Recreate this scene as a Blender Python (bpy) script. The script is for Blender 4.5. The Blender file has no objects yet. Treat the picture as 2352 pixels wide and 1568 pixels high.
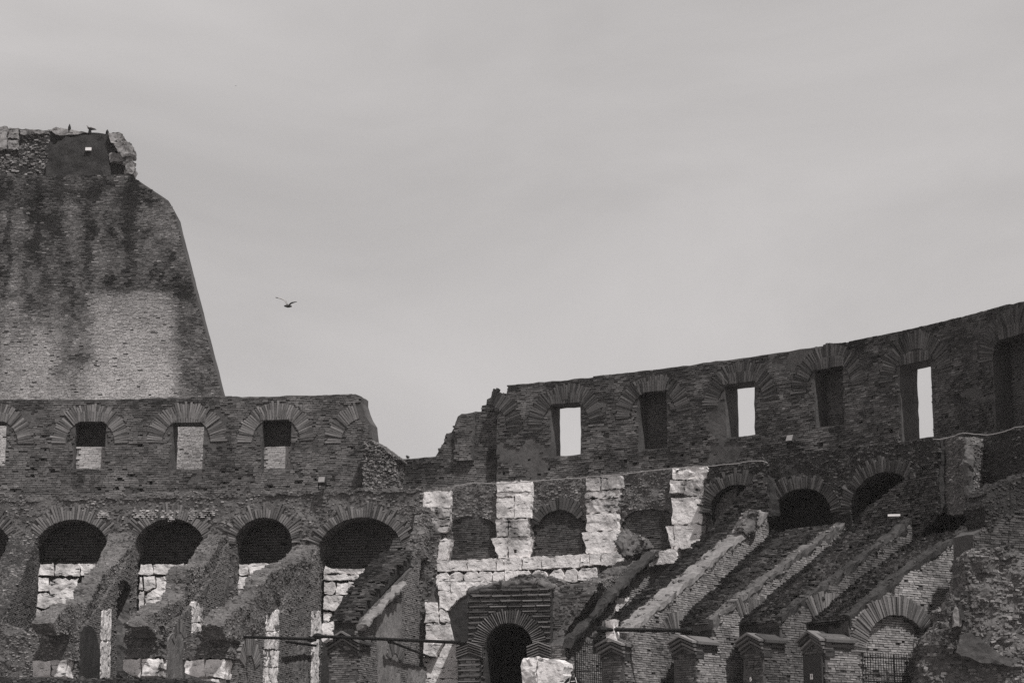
import bpy, math, random
import numpy as np
from math import sin, cos, tan, atan, atan2, pi, radians, degrees
from mathutils import Vector, Matrix
from mathutils.geometry import delaunay_2d_cdt

random.seed(7)
RNG = np.random.default_rng(7)
SC = bpy.context.scene
COL = SC.collection

# ------------------------------------------------------------------ camera
FOC = 5000.0                       # focal length in units of a 2352 px wide frame
PITCH = atan(1091 / 5000)
CP, SP = cos(PITCH), sin(PITCH)
cam = bpy.data.cameras.new('camera')
cam.sensor_width = 36.0
cam.lens = 36.0 * FOC / 2352.0
cam.clip_start = 1.0
cam.clip_end = 6000.0
camo = bpy.data.objects.new('camera', cam)
camo.location = (0, 0, 0)
camo.rotation_euler = (pi / 2 + PITCH, 0, 0)
COL.objects.link(camo)
SC.camera = camo

# ------------------------------------------------------------------ world, sun, exposure
SUN_AZ = radians(32)               # from behind the camera, to its right
SUN_EL = radians(59)
world = bpy.data.worlds.new('World')
SC.world = world
world.use_nodes = True
nt = world.node_tree
nt.nodes.clear()
wo = nt.nodes.new('ShaderNodeOutputWorld')
bg = nt.nodes.new('ShaderNodeBackground')
sky = nt.nodes.new('ShaderNodeTexSky')
sky.sky_type = 'NISHITA'
sky.sun_disc = False
sky.sun_elevation = SUN_EL
sky.sun_rotation = pi - SUN_AZ
sky.dust_density = 4.0
bw = nt.nodes.new('ShaderNodeRGBToBW')
nt.links.new(sky.outputs[0], bw.inputs[0])
tc = nt.nodes.new('ShaderNodeTexCoord')
mp = nt.nodes.new('ShaderNodeMapping')
mp.inputs['Scale'].default_value = (1.0, 1.0, 1.7)
nt.links.new(tc.outputs['Generated'], mp.inputs[0])
nz = nt.nodes.new('ShaderNodeTexNoise')
nz.inputs['Scale'].default_value = 4.0
nz.inputs['Detail'].default_value = 5.0
nz.inputs['Roughness'].default_value = 0.55
nz.inputs['Distortion'].default_value = 0.6
nt.links.new(mp.outputs[0], nz.inputs['Vector'])
mr = nt.nodes.new('ShaderNodeMapRange')        # thin even cloud
mr.inputs['From Min'].default_value = 0.25
mr.inputs['From Max'].default_value = 0.75
mr.inputs['To Min'].default_value = 4.6
mr.inputs['To Max'].default_value = 6.55
nt.links.new(nz.outputs[0], mr.inputs[0])
mixv = nt.nodes.new('ShaderNodeMix')
mixv.data_type = 'FLOAT'
mixv.inputs[0].default_value = 0.86
nt.links.new(bw.outputs[0], mixv.inputs[2])
nt.links.new(mr.outputs[0], mixv.inputs[3])
tint = nt.nodes.new('ShaderNodeVectorMath')
tint.operation = 'SCALE'
tint.inputs[0].default_value = (1.026, 0.991, 0.983)
nt.links.new(mixv.outputs[0], tint.inputs['Scale'])
nt.links.new(tint.outputs[0], bg.inputs[0])
bg.inputs[1].default_value = 0.1
nt.links.new(bg.outputs[0], wo.inputs[0])

sun = bpy.data.lights.new('sun', 'SUN')
sun.energy = 4.2
sun.angle = radians(1.2)
sun.color = (1.0, 0.985, 0.97)
suno = bpy.data.objects.new('sun', sun)
COL.objects.link(suno)
SD = Vector((sin(SUN_AZ) * cos(SUN_EL), -cos(SUN_AZ) * cos(SUN_EL), sin(SUN_EL)))
suno.rotation_euler = SD.to_track_quat('Z', 'Y').to_euler()
suno.location = (40, -40, 90)
SC.view_settings.view_transform = 'Standard'
SC.view_settings.look = 'None'
SC.view_settings.exposure = 0.0
SC.view_settings.gamma = 1.0
SC.cycles.use_denoising = False

# ------------------------------------------------------------------ survey: plan curve of the ring and frames on it
_p = np.array([(-23.6, 3), (-13.3, 6.8), (-4.7, 16), (6.1, 30), (15.9, 36.3), (22.5, 47), (29, 57)])
_co = np.polyfit(_p[:, 0], _p[:, 1], 2)
S = np.arange(-70, 60.01, .1)
H = np.polyval(_co, S)
H = np.where(S < -25, H[np.argmin(abs(S + 25))] + (S + 25) * 0.6, H)
H = np.where(S > 34, np.polyval(_co, 34) + (S - 34) * 1.2, H)
H = np.radians(H)
_dx, _dy = np.cos(H) * .1, -np.sin(H) * .1
CX = np.concatenate([[0], np.cumsum((_dx[1:] + _dx[:-1]) / 2)])
CY = np.concatenate([[0], np.cumsum((_dy[1:] + _dy[:-1]) / 2)])
_k = np.argmin(abs(S))
CX += -.3 - CX[_k]
CY += 120.8 - CY[_k]


def sight(u, v):
    x = (u - 1176) / FOC
    y = (784 - v) / FOC
    return x, CP - y * SP, SP + y * CP


class Ring:
    """curved vertical surface, d metres inside the reference ring; a = arc length, b = height, e = towards the arena"""
    def __init__(self, d):
        self.d = d

    def w(self, a, b, e):
        a = np.asarray(a, float)
        x, y, h = np.interp(a, S, CX), np.interp(a, S, CY), np.interp(a, S, H)
        q = self.d + e
        return np.stack([x - np.sin(h) * q, y - np.cos(h) * q, np.asarray(b, float) + 0 * a], -1)

    def axes(self, a):
        h = float(np.interp(a, S, H))
        return Vector((cos(h), -sin(h), 0)), Vector((-sin(h), -cos(h), 0))

    def at(self, u, v):
        X, Y, Z = sight(u, v)
        x = CX - np.sin(H) * self.d
        y = CY - np.cos(H) * self.d
        g = x * Y - y * X
        i = np.where((g[:-1] * g[1:] <= 0) & (y[:-1] > 20))[0]
        i = i[len(i) // 2]
        f = g[i] / (g[i] - g[i + 1])
        yy = y[i] + f * (y[i + 1] - y[i])
        return (float(S[i] + f * .1), float(Z * yy / Y))


class Flat:
    """vertical plane through o with horizontal axis ax and outward normal nn"""
    def __init__(self, o, ax, nn):
        self.o, self.ax, self.nn = o, ax, nn

    def w(self, a, b, e):
        a = np.asarray(a, float)
        e = np.asarray(e, float)
        return np.stack([self.o[0] + self.ax[0] * a + self.nn[0] * e, self.o[1] + self.ax[1] * a + self.nn[1] * e,
                         np.asarray(b, float) + 0 * a], -1)

    def axes(self, a):
        return Vector((self.ax[0], self.ax[1], 0)), Vector((self.nn[0], self.nn[1], 0))

    def at(self, u, v):
        X, Y, Z = sight(u, v)
        l, a = np.linalg.solve(np.array([[X, -self.ax[0]], [Y, -self.ax[1]]]), [self.o[0], self.o[1]])
        return (float(a), float(l * Z))


def ringpt(s):
    return float(np.interp(s, S, CX)), float(np.interp(s, S, CY)), float(np.interp(s, S, H))


def Radial(s0, e0):
    """side plane of a wall that runs inwards from the ring at s0; a = distance inwards, e = along the ring"""
    x, y, h = ringpt(s0)
    return Flat((x + cos(h) * e0, y - sin(h) * e0), (-sin(h), -cos(h)), (cos(h), -sin(h)))


def Nose(s0, dn):
    """front plane of such a wall, dn metres inside; a = along the ring, e = inwards"""
    x, y, h = ringpt(s0)
    return Flat((x - sin(h) * dn, y - cos(h) * dn), (cos(h), -sin(h)), (-sin(h), -cos(h)))


def sv(fr, pts):
    return [fr.at(u, v) for u, v in pts]


# ------------------------------------------------------------------ noise
def _hash(i, j, k):
    n = (i * 374761393 + j * 668265263 + k * 1274126177) & 0x7fffffff
    n = ((n ^ (n >> 13)) * 1103515245) & 0x7fffffff
    n = ((n ^ (n >> 15)) * 12345677) & 0x7fffffff
    return (n & 0xffff) / 65535.0


def vn(p, f=1.0, seed=0):
    q = np.asarray(p, float) * f + 500.37 + seed * 17.13
    i = np.floor(q).astype(np.int64)
    t = q - i
    t = t * t * (3 - 2 * t)
    r = 0
    for a in (0, 1):
        for b in (0, 1):
            for c in (0, 1):
                wgt = (t[..., 0] if a else 1 - t[..., 0]) * (t[..., 1] if b else 1 - t[..., 1]) * (t[..., 2] if c else 1 - t[..., 2])
                r = r + wgt * _hash(i[..., 0] + a, i[..., 1] + b, i[..., 2] + c)
    return r


def fbm(p, f=1.0, o=4, seed=0):
    r, amp, tot = 0, 1.0, 0
    for k in range(o):
        r = r + amp * vn(p, f * 2 ** k, seed + k * 3)
        tot += amp
        amp *= .5
    return r / tot


def fbm2(a, b, f=1.0, o=4, seed=0, sx=1.0, sy=1.0):
    return fbm(np.stack([np.asarray(a) * sx, np.asarray(b) * sy, 0 * np.asarray(a)], -1), f, o, seed)


# ------------------------------------------------------------------ materials
WARM = (1.03, 0.985, 0.972)


def g(v):
    return (v * WARM[0], v * WARM[1], v * WARM[2], 1)


def mat_masonry(name, lo, hi, tone='attr', n1=0.5, n2=7.0, nmix=.5, streak=0.0, bump=.3, bscale=9.0, rough=.95, holes=0.0, soot=0.0):
    """grey mineral surface: tone from the piece (attribute, object random or none) and mineral mottling"""
    m = bpy.data.materials.new(name)
    m.use_nodes = True
    t = m.node_tree
    t.nodes.clear()
    N, L = t.nodes.new, t.links.new
    out = N('ShaderNodeOutputMaterial')
    bs = N('ShaderNodeBsdfPrincipled')
    bs.inputs['Roughness'].default_value = rough
    bs.inputs['Specular IOR Level'].default_value = 0.15
    L(bs.outputs[0], out.inputs[0])
    geo = N('ShaderNodeNewGeometry')

    def noise(scale, detail, vec=None):
        q = N('ShaderNodeTexNoise')
        q.inputs['Scale'].default_value = scale
        q.inputs['Detail'].default_value = detail
        q.inputs['Roughness'].default_value = .62
        L(vec or geo.outputs['Position'], q.inputs['Vector'])
        return q.outputs[0]

    def math_(op, a, b):
        q = N('ShaderNodeMath')
        q.operation = op
        for i, x in enumerate((a, b)):
            if isinstance(x, (int, float)):
                q.inputs[i].default_value = x
            else:
                L(x, q.inputs[i])
        return q.outputs[0]

    big = noise(n1, 6)
    fine = noise(n2, 4)
    s = math_('ADD', math_('MULTIPLY', big, .6), math_('MULTIPLY', fine, .4))
    s = math_('ADD', math_('MULTIPLY', math_('SUBTRACT', s, .5), 2.2), .5)
    if streak > 0:
        mpp = N('ShaderNodeMapping')
        mpp.inputs['Scale'].default_value = (1.1, 1.1, 0.09)
        L(geo.outputs['Position'], mpp.inputs[0])
        st = noise(1.0, 5, mpp.outputs[0])
        s = math_('ADD', s, math_('MULTIPLY', math_('SUBTRACT', st, .5), streak * 2))
    if tone == 'attr':
        at = N('ShaderNodeAttribute')
        at.attribute_name = 'tone'
        tv = at.outputs['Fac']
    elif tone == 'obj':
        oi = N('ShaderNodeObjectInfo')
        tv = oi.outputs['Random']
    else:
        tv = None
    if tv is not None:
        s = math_('ADD', math_('MULTIPLY', s, nmix), math_('MULTIPLY', tv, 1 - nmix))
    if soot > 0:
        sr = N('ShaderNodeMapRange')
        sr.inputs['From Min'].default_value = .50
        sr.inputs['From Max'].default_value = .68
        sr.inputs['To Min'].default_value = 0
        sr.inputs['To Max'].default_value = soot
        L(noise(.55, 6), sr.inputs[0])
        s = math_('SUBTRACT', s, sr.outputs[0])
    if holes > 0:
        mpp = N('ShaderNodeMapping')
        mpp.inputs['Scale'].default_value = (.75, .75, 3.0)
        L(geo.outputs['Position'], mpp.inputs[0])
        hv = noise(2.6, 6, mpp.outputs[0])
        rr = N('ShaderNodeMapRange')
        rr.inputs['From Min'].default_value = .57
        rr.inputs['From Max'].default_value = .70
        rr.inputs['To Min'].default_value = 0
        rr.inputs['To Max'].default_value = holes
        L(hv, rr.inputs[0])
        s = math_('SUBTRACT', s, rr.outputs[0])
    cr = N('ShaderNodeMapRange')
    cr.inputs['From Min'].default_value = 0.0
    cr.inputs['From Max'].default_value = 1.0
    cr.inputs['To Min'].default_value = lo
    cr.inputs['To Max'].default_value = hi
    L(s, cr.inputs[0])
    cr.clamp = False
    mx = N('ShaderNodeMath')
    mx.operation = 'MAXIMUM'
    mx.inputs[1].default_value = .006
    L(cr.outputs[0], mx.inputs[0])
    sc = N('ShaderNodeVectorMath')
    sc.operation = 'SCALE'
    sc.inputs[0].default_value = WARM
    mn = N('ShaderNodeMath')
    mn.operation = 'MINIMUM'
    mn.inputs[1].default_value = .84
    L(mx.outputs[0], mn.inputs[0])
    L(mn.outputs[0], sc.inputs['Scale'])
    L(sc.outputs[0], bs.inputs['Base Color'])
    if bump > 0:
        bp = N('ShaderNodeBump')
        bp.inputs['Strength'].default_value = bump
        bp.inputs['Distance'].default_value = .06
        L(noise(bscale, 6), bp.inputs['Height'])
        L(bp.outputs[0], bs.inputs['Normal'])
    return m


def mat_plain(name, v, rough=.7, metal=0.0):
    m = bpy.data.materials.new(name)
    m.use_nodes = True
    t = m.node_tree
    bs = t.nodes['Principled BSDF']
    nzn = t.nodes.new('ShaderNodeTexNoise')
    nzn.inputs['Scale'].default_value = 8.0
    nzn.inputs['Detail'].default_value = 4.0
    geo = t.nodes.new('ShaderNodeNewGeometry')
    t.links.new(geo.outputs['Position'], nzn.inputs['Vector'])
    cr = t.nodes.new('ShaderNodeMapRange')
    cr.inputs['To Min'].default_value = v * .7
    cr.inputs['To Max'].default_value = v * 1.3
    t.links.new(nzn.outputs[0], cr.inputs[0])
    sc = t.nodes.new('ShaderNodeVectorMath')
    sc.operation = 'SCALE'
    sc.inputs[0].default_value = WARM
    t.links.new(cr.outputs[0], sc.inputs['Scale'])
    t.links.new(sc.outputs[0], bs.inputs['Base Color'])
    bs.inputs['Roughness'].default_value = rough
    bs.inputs['Specular IOR Level'].default_value = .12
    bs.inputs['Metallic'].default_value = metal
    return m


M = {
    'core': mat_masonry('mortar core', .03, .12, None, .6, 5, 1, bump=.6, bscale=6),
    'core_dark': mat_masonry('dark mortar core', .02, .07, None, .6, 5, 1, bump=.6, bscale=6),
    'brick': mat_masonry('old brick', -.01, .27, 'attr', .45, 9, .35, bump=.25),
    'brick_tall': mat_masonry('repaired brick', -.01, .42, 'attr', .5, 9, .15, bump=.25),
    'brick_dark': mat_masonry('very dark brick', .006, .15, 'attr', .5, 9, .35, bump=.3),
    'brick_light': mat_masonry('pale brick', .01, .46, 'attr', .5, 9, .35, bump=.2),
    'vous': mat_masonry('arch brick', .015, .24, 'obj', .5, 8, .45, bump=.3),
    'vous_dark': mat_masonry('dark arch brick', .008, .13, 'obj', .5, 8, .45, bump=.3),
    'vous_attr': mat_masonry('lintel brick', .015, .22, 'attr', .5, 8, .45, bump=.3),
    'vous_dark_attr': mat_masonry('dark lintel brick', .008, .14, 'attr', .5, 8, .45, bump=.3),
    'rubble': mat_masonry('rubble core', .02, .19, None, .7, 4, 1, bump=.9, bscale=5),
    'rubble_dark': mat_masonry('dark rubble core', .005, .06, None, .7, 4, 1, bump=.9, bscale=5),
    'rubble_pale': mat_masonry('pale rubble core', .05, .36, None, .8, 4, 1, bump=.9, bscale=5),
    'stone': mat_masonry('rubble stone', .0, .36, 'attr', .9, 8, .3, bump=.4),
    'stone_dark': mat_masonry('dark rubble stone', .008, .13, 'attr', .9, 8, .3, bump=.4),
    'stone_pale': mat_masonry('pale rubble stone', .05, .5, 'attr', .9, 8, .3, bump=.4),
    'trav': mat_masonry('travertine', .42, 1.0, 'obj', .8, 9, .75, streak=.35, bump=.8, bscale=6, holes=1.5, soot=.75),
    'trav_rough': mat_masonry('weathered travertine', .24, .92, 'obj', 1.6, 6, .8, streak=.2, bump=.9, bscale=5, holes=1.5, soot=.6),
    'trav_dim': mat_masonry('sooty travertine', .05, .40, 'obj', 1.6, 6, .8, streak=.2, bump=.9, bscale=5, holes=1.0),
    'infill': mat_masonry('pale infill brick', .10, .62, 'attr', .5, 9, .45, bump=.2),
    'plaster': mat_masonry('smooth dark render', .012, .06, None, .5, 6, 1, streak=.35, bump=.1),
    'ledge': mat_masonry('mortar ledge', .05, .32, None, .9, 6, 1, bump=.7, bscale=6),
    'ledge_mid': mat_masonry('grey mortar ledge', .02, .17, None, .9, 6, 1, bump=.7, bscale=6),
    'ledge_dark': mat_masonry('dark mortar ledge', .006, .075, None, .9, 6, 1, bump=.7, bscale=6),
    'ground': mat_masonry('arena ground', .10, .25, None, .1, 3, 1, bump=.3),
    'cap': mat_masonry('cap tiles', .02, .16, 'obj', .8, 9, .5, bump=.3),
    'cap_pale': mat_masonry('pale cap tiles', .05, .26, 'obj', .8, 9, .5, bump=.3),
    'glass_grey': mat_plain('floodlight glass', .22, .2),
    'strap_dim': mat_plain('grey webbing', .30, .8),
    'iron': mat_plain('black iron', .010, .6),
    'white': mat_plain('white enamel', .72, .5),
    'grey_metal': mat_plain('grey metal', .05, .5),
    'cable': mat_plain('pale cable', .30, .6),
    'gull_pale': mat_plain('grey feathers', .30, .8),
    'gull_dark': mat_plain('dark feathers', .035, .8),
    'skin': mat_plain('skin', .10, .6),
    'hand_skin': mat_plain('pale skin', .30, .6),
    'cloth': mat_plain('black cloth', .014, .9),
    'hair': mat_plain('dark hair', .012, .8),
    'door': mat_plain('dark grey door', .045, .6),
    'black': mat_plain('black paint', .01, .6),
    'twig': mat_plain('dry plant', .06, .9),
}

_hm = bpy.data.materials.new('added haze')
_hm.use_nodes = True
_hm.node_tree.nodes.clear()
_ho = _hm.node_tree.nodes.new('ShaderNodeOutputMaterial')
_hv = _hm.node_tree.nodes.new('ShaderNodeVolumePrincipled')
_hv.inputs['Color'].default_value = (.93, .9, .89, 1)
_hv.inputs['Density'].default_value = .00014
_hm.node_tree.links.new(_hv.outputs[0], _ho.inputs['Volume'])
M['added_haze'] = _hm

# ------------------------------------------------------------------ object helpers


def thing(name, label, cat, loc=(0, 0, 0), group=None):
    o = bpy.data.objects.new(name, None)
    o.empty_display_size = .3
    COL.objects.link(o)
    o.location = loc
    o['label'] = label
    o['category'] = cat
    if group:
        o['group'] = group
    return o


def tag(o, label, cat, group=None):
    o['label'] = label
    o['category'] = cat
    if group:
        o['group'] = group
    return o


def put(name, verts, faces, mat, root=None, kind=None, tone=None, smooth=False):
    """one mesh object; verts in world space, stored relative to its thing"""
    verts = np.asarray(verts, float)
    off = np.array(root_loc(root)) if root else verts.mean(0) * np.array([1, 1, 0]) + np.array([0, 0, verts[:, 2].min()])
    me = bpy.data.meshes.new(name)
    me.from_pydata((verts - off).tolist(), [], faces if isinstance(faces, list) else faces.tolist())
    me.materials.append(M[mat] if isinstance(mat, str) else mat)
    if tone is not None:
        at = me.attributes.new('tone', 'FLOAT', 'FACE')
        at.data.foreach_set('value', np.asarray(tone, np.float32))
    if smooth:
        me.polygons.foreach_set('use_smooth', [True] * len(me.polygons))
    me.update()
    o = bpy.data.objects.new(name, me)
    COL.objects.link(o)
    if root:
        o.parent = root
        pl = root.get('_off')
    else:
        o.location = off
    if kind:
        o['kind'] = kind
    return o


def root_loc(o):
    v = Vector((0, 0, 0))
    while o is not None:
        v = v + o.location
        o = o.parent
    return tuple(v)


def inpoly(px, py, poly):
    poly = np.asarray(poly)
    r = np.zeros(len(px), bool)
    x0, y0 = poly[:, 0], poly[:, 1]
    x1, y1 = np.roll(x0, -1), np.roll(y0, -1)
    for i in range(len(poly)):
        if y0[i] == y1[i]:
            continue
        c = ((y0[i] > py) != (y1[i] > py)) & (px < (x1[i] - x0[i]) * (py - y0[i]) / (y1[i] - y0[i]) + x0[i])
        r ^= c
    return r


def resample(poly, step, jit, rs):
    out = []
    n = len(poly)
    for i in range(n):
        a, b = np.array(poly[i], float), np.array(poly[(i + 1) % n], float)
        k = max(1, int(round(np.linalg.norm(b - a) / step)))
        for j in range(k):
            p = a + (b - a) * j / k
            if jit:
                p = p + rs.uniform(-jit, jit, 2)
            out.append(p)
    return np.array(out)


def area(poly):
    p = np.asarray(poly)
    x, y = p[:, 0], p[:, 1]
    return .5 * float(np.sum(x * np.roll(y, -1) - y * np.roll(x, -1)))


WALL_TRIS = {}


def wall(root, name, fr, outline, holes=(), thick=1.0, grid=.35, relief=.05, rf=.8, rough=.03, rfreq=2.0, jit=.03, mat='core', seed=1, e0=0.0, back=True, bulge=0.0):
    """solid slab between e0 and e0-thick over a polygon; holes = [(polygon, depth or None)]"""
    rs = np.random.default_rng(seed)
    P = resample(outline, grid, jit, rs)
    HP = [(resample(h, grid, jit * .5, rs), dp) for h, dp in holes]
    x0, y0 = P.min(0)
    x1, y1 = P.max(0)
    gx, gy = np.meshgrid(np.arange(x0, x1, grid), np.arange(y0, y1, grid))
    gp = np.stack([gx.ravel(), gy.ravel()], -1) + rs.uniform(-.3 * grid, .3 * grid, (gx.size, 2))
    gp = gp[inpoly(gp[:, 0], gp[:, 1], P)] if len(gp) else gp
    allb = np.concatenate([P] + [h for h, _ in HP])
    if len(gp):
        keep = np.ones(len(gp), bool)
        for i in range(0, len(gp), 2000):
            dd = ((gp[i:i + 2000, None, :] - allb[None]) ** 2).sum(-1).min(1)
            keep[i:i + 2000] = dd > (.45 * grid) ** 2
        gp = gp[keep]
    pts, eds = [], []
    for loop in [P] + [h for h, _ in HP]:
        b = len(pts)
        pts += [Vector(p) for p in loop]
        eds += [(b + i, b + (i + 1) % len(loop)) for i in range(len(loop))]
    pts += [Vector(p) for p in gp]
    V, _, Fc, _, _, _ = delaunay_2d_cdt(pts, eds, [], 0, 1e-6)
    V = np.array([(v.x, v.y) for v in V])
    Fc = [f for f in Fc if len(f) == 3]
    T = np.array(Fc)
    cen = V[T].mean(1)
    cls = np.where(inpoly(cen[:, 0], cen[:, 1], P), 0, -1)
    for k, (h, dp) in enumerate(HP):
        cls = np.where((cls >= 0) & inpoly(cen[:, 0], cen[:, 1], h), k + 1, cls)
    ar = (V[T[:, 1]] - V[T[:, 0]])
    br = (V[T[:, 2]] - V[T[:, 0]])
    flip = (ar[:, 0] * br[:, 1] - ar[:, 1] * br[:, 0]) < 0
    T[flip] = T[flip][:, ::-1]
    A, Nn = fr.axes(V[:, 0].mean())
    mirror = (A.cross(Vector((0, 0, 1)))).dot(Nn) < 0
    rel = e0 - relief * fbm2(V[:, 0], V[:, 1], rf, 3, seed)
    if bulge:
        from_b = np.sqrt(((V[:, None, :] - allb[None, ::3]) ** 2).sum(-1).min(1)) if len(V) * len(allb) < 3e6 else np.ones(len(V))
        rel = rel + bulge * np.minimum(1, from_b / 1.0) ** .6
    verts_abe = [(V[i, 0], V[i, 1], rel[i]) for i in range(len(V))]
    faces = []
    sfaces = []
    cache = {}

    def vid(i, k, n, depth, key):
        if k == 0:
            return i
        q = (i, k, key)
        if q not in cache:
            cache[q] = len(verts_abe)
            verts_abe.append((V[i, 0], V[i, 1], rel[i] + (e0 - depth - rel[i]) * k / n))
        return cache[q]

    emap = {}
    for fi, f in enumerate(T):
        for a, b in ((f[0], f[1]), (f[1], f[2]), (f[2], f[0])):
            emap[(int(a), int(b))] = int(cls[fi])
    front = [tuple(int(x) for x in f) for f, c in zip(T, cls) if c == 0]
    ns_t = max(1, int(round(thick / (grid * 1.3))))
    for f in front:
        faces.append(f)
        sfaces.append(f)
        for a, b in ((f[0], f[1]), (f[1], f[2]), (f[2], f[0])):
            c = emap.get((b, a), -1)
            if c == 0:
                continue
            if c > 0 and HP[c - 1][1] is not None:
                dp, key = HP[c - 1][1], c
                ns = max(1, int(round(dp / (grid * 1.3))))
            else:
                dp, key, ns = thick, 'T', ns_t
            for k in range(ns):
                faces.append((vid(b, k, ns, dp, key), vid(a, k, ns, dp, key), vid(a, k + 1, ns, dp, key), vid(b, k + 1, ns, dp, key)))
                if key == 'T':
                    sfaces.append(faces[-1])
    for f, c in zip(T, cls):
        if c > 0 and HP[c - 1][1] is not None:
            dp = HP[c - 1][1]
            ns = max(1, int(round(dp / (grid * 1.3))))
            faces.append(tuple(vid(int(x), ns, ns, dp, int(c)) for x in f))
        elif c == 0 and back:
            faces.append(tuple(vid(int(x), ns_t, ns_t, thick, 'T') for x in f[::-1]))
    abe = np.array(verts_abe)
    W = fr.w(abe[:, 0], abe[:, 1], abe[:, 2])
    if rough:
        W = W + rough * 2 * (np.stack([vn(W, rfreq, seed + 1), vn(W, rfreq, seed + 2), vn(W, rfreq, seed + 3)], -1) - .5) \
              + rough * (np.stack([vn(W, rfreq * 2.3, seed + 4), vn(W, rfreq * 2.3, seed + 5), vn(W, rfreq * 2.3, seed + 6)], -1) - .5)
    if mirror:
        faces = [f[::-1] for f in faces]
        sfaces = [f[::-1] for f in sfaces]
    o = put(name, W, faces, mat, root)
    WALL_TRIS[o.name] = (W, sfaces)
    return o


def rnd_tone(a, b, seed=0, f=.35, amp=.8, jit=.22, base=.45, sx=1., sy=1.):
    t = base + amp * (fbm2(a, b, f, 4, seed, sx, sy) - .5) * 1.6
    return t + RNG.uniform(-jit, jit, len(np.atleast_1d(a)))


def bricks(root, fr, outline, holes=(), mat='brick', e0=0.0, course=.105, L=(.17, .38), bh=.086, prot=(.015, .05), missing=.04, tone=None,
           avoid=(), seed=3, name='brickwork', hgrow=.0, dep=.14, wob=.012, patch=0.0):
    rs = np.random.default_rng(seed)
    P = np.asarray(outline)
    b0, b1 = P[:, 1].min(), P[:, 1].max()
    a0, a1 = P[:, 0].min(), P[:, 0].max()
    rows = np.arange(b0 + course * .5, b1, course)
    AA, BB = [], []
    for r in rows:
        n = int((a1 - a0) / L[0]) + 2
        ln = rs.uniform(L[0], L[1], n)
        ed = a0 - rs.uniform(0, L[1]) + np.concatenate([[0], np.cumsum(ln)])
        k = ed[:-1] < a1
        AA.append(np.stack([ed[:-1][k], ed[1:][k] - .018], -1))
        BB.append(np.full(k.sum(), r))
    AA = np.concatenate(AA)
    BB = np.concatenate(BB)
    ca = AA.mean(1)
    keep = inpoly(ca, BB, P) & inpoly(AA[:, 0] + .03, BB, P) & inpoly(AA[:, 1] - .03, BB, P)
    for h in holes:
        h = np.asarray(h[0] if isinstance(h, tuple) else h)
        for x in (AA[:, 0], ca, AA[:, 1]):
            for yy in (-bh / 2, bh / 2):
                keep &= ~inpoly(x, BB + yy, h)
    for (oa, ob, r0, r1, lim) in avoid:
        rr = np.hypot(ca - oa, BB - ob)
        keep &= ~((rr > r0 - .08) & (rr < r1 + .03) & (BB > ob + lim))
    keep &= rs.random(len(ca)) > missing
    if patch > 0:
        keep &= fbm2(ca, BB, .55, 4, seed + 9) > patch
    AA, BB, ca = AA[keep], BB[keep], ca[keep]
    n = len(ca)
    if n == 0:
        return None
    hh = bh * rs.uniform(.8, 1.08, n) / 2
    pr = rs.uniform(prot[0], prot[1], n) + .03 * (fbm2(ca, BB, 1.2, 2, seed + 4) - .5)
    cor = []
    for sa, sb, se in ((0, 0, 0), (1, 0, 0), (1, 1, 0), (0, 1, 0), (0, 0, 1), (1, 0, 1), (1, 1, 1), (0, 1, 1)):
        a = AA[:, sa] + rs.uniform(-wob, wob, n)
        b = BB + (hh if sb else -hh) + rs.uniform(-wob, wob, n) * .6
        e = e0 + (pr + rs.uniform(-wob, wob, n) if se else -dep)
        cor.append(fr.w(a, b, e))
    W = np.stack(cor, 1).reshape(-1, 3)
    q = np.array([(4, 5, 6, 7), (0, 1, 5, 4), (1, 2, 6, 5), (2, 3, 7, 6), (3, 0, 4, 7)])
    faces = (np.arange(n)[:, None, None] * 8 + q[None]).reshape(-1, 4)
    tn = tone(ca, BB) if tone else rnd_tone(ca, BB, seed)
    tn = np.clip(tn, 0, 1.25)
    return put(name, W, faces, mat, root, 'stuff', np.repeat(tn, 5))


_ph = (1 + 5 ** .5) / 2
ICO_V = np.array([(-1, _ph, 0), (1, _ph, 0), (-1, -_ph, 0), (1, -_ph, 0), (0, -1, _ph), (0, 1, _ph), (0, -1, -_ph), (0, 1, -_ph),
                  (_ph, 0, -1), (_ph, 0, 1), (-_ph, 0, -1), (-_ph, 0, 1)]) / 1.9
ICO_F = np.array([(0, 11, 5), (0, 5, 1), (0, 1, 7), (0, 7, 10), (0, 10, 11), (1, 5, 9), (5, 11, 4), (11, 10, 2), (10, 7, 6), (7, 1, 8),
                  (3, 9, 4), (3, 4, 2), (3, 2, 6), (3, 6, 8), (3, 8, 9), (4, 9, 5), (2, 4, 11), (6, 2, 10), (8, 6, 7), (9, 8, 1)])
BOX_V = np.array([(-1, -1, -1), (1, -1, -1), (1, 1, -1), (-1, 1, -1), (-1, -1, 1), (1, -1, 1), (1, 1, 1), (-1, 1, 1)]) * .5
BOX_F = np.array([(3, 2, 1, 0), (4, 5, 6, 7), (0, 1, 5, 4), (1, 2, 6, 5), (2, 3, 7, 6), (3, 0, 4, 7)])


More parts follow.
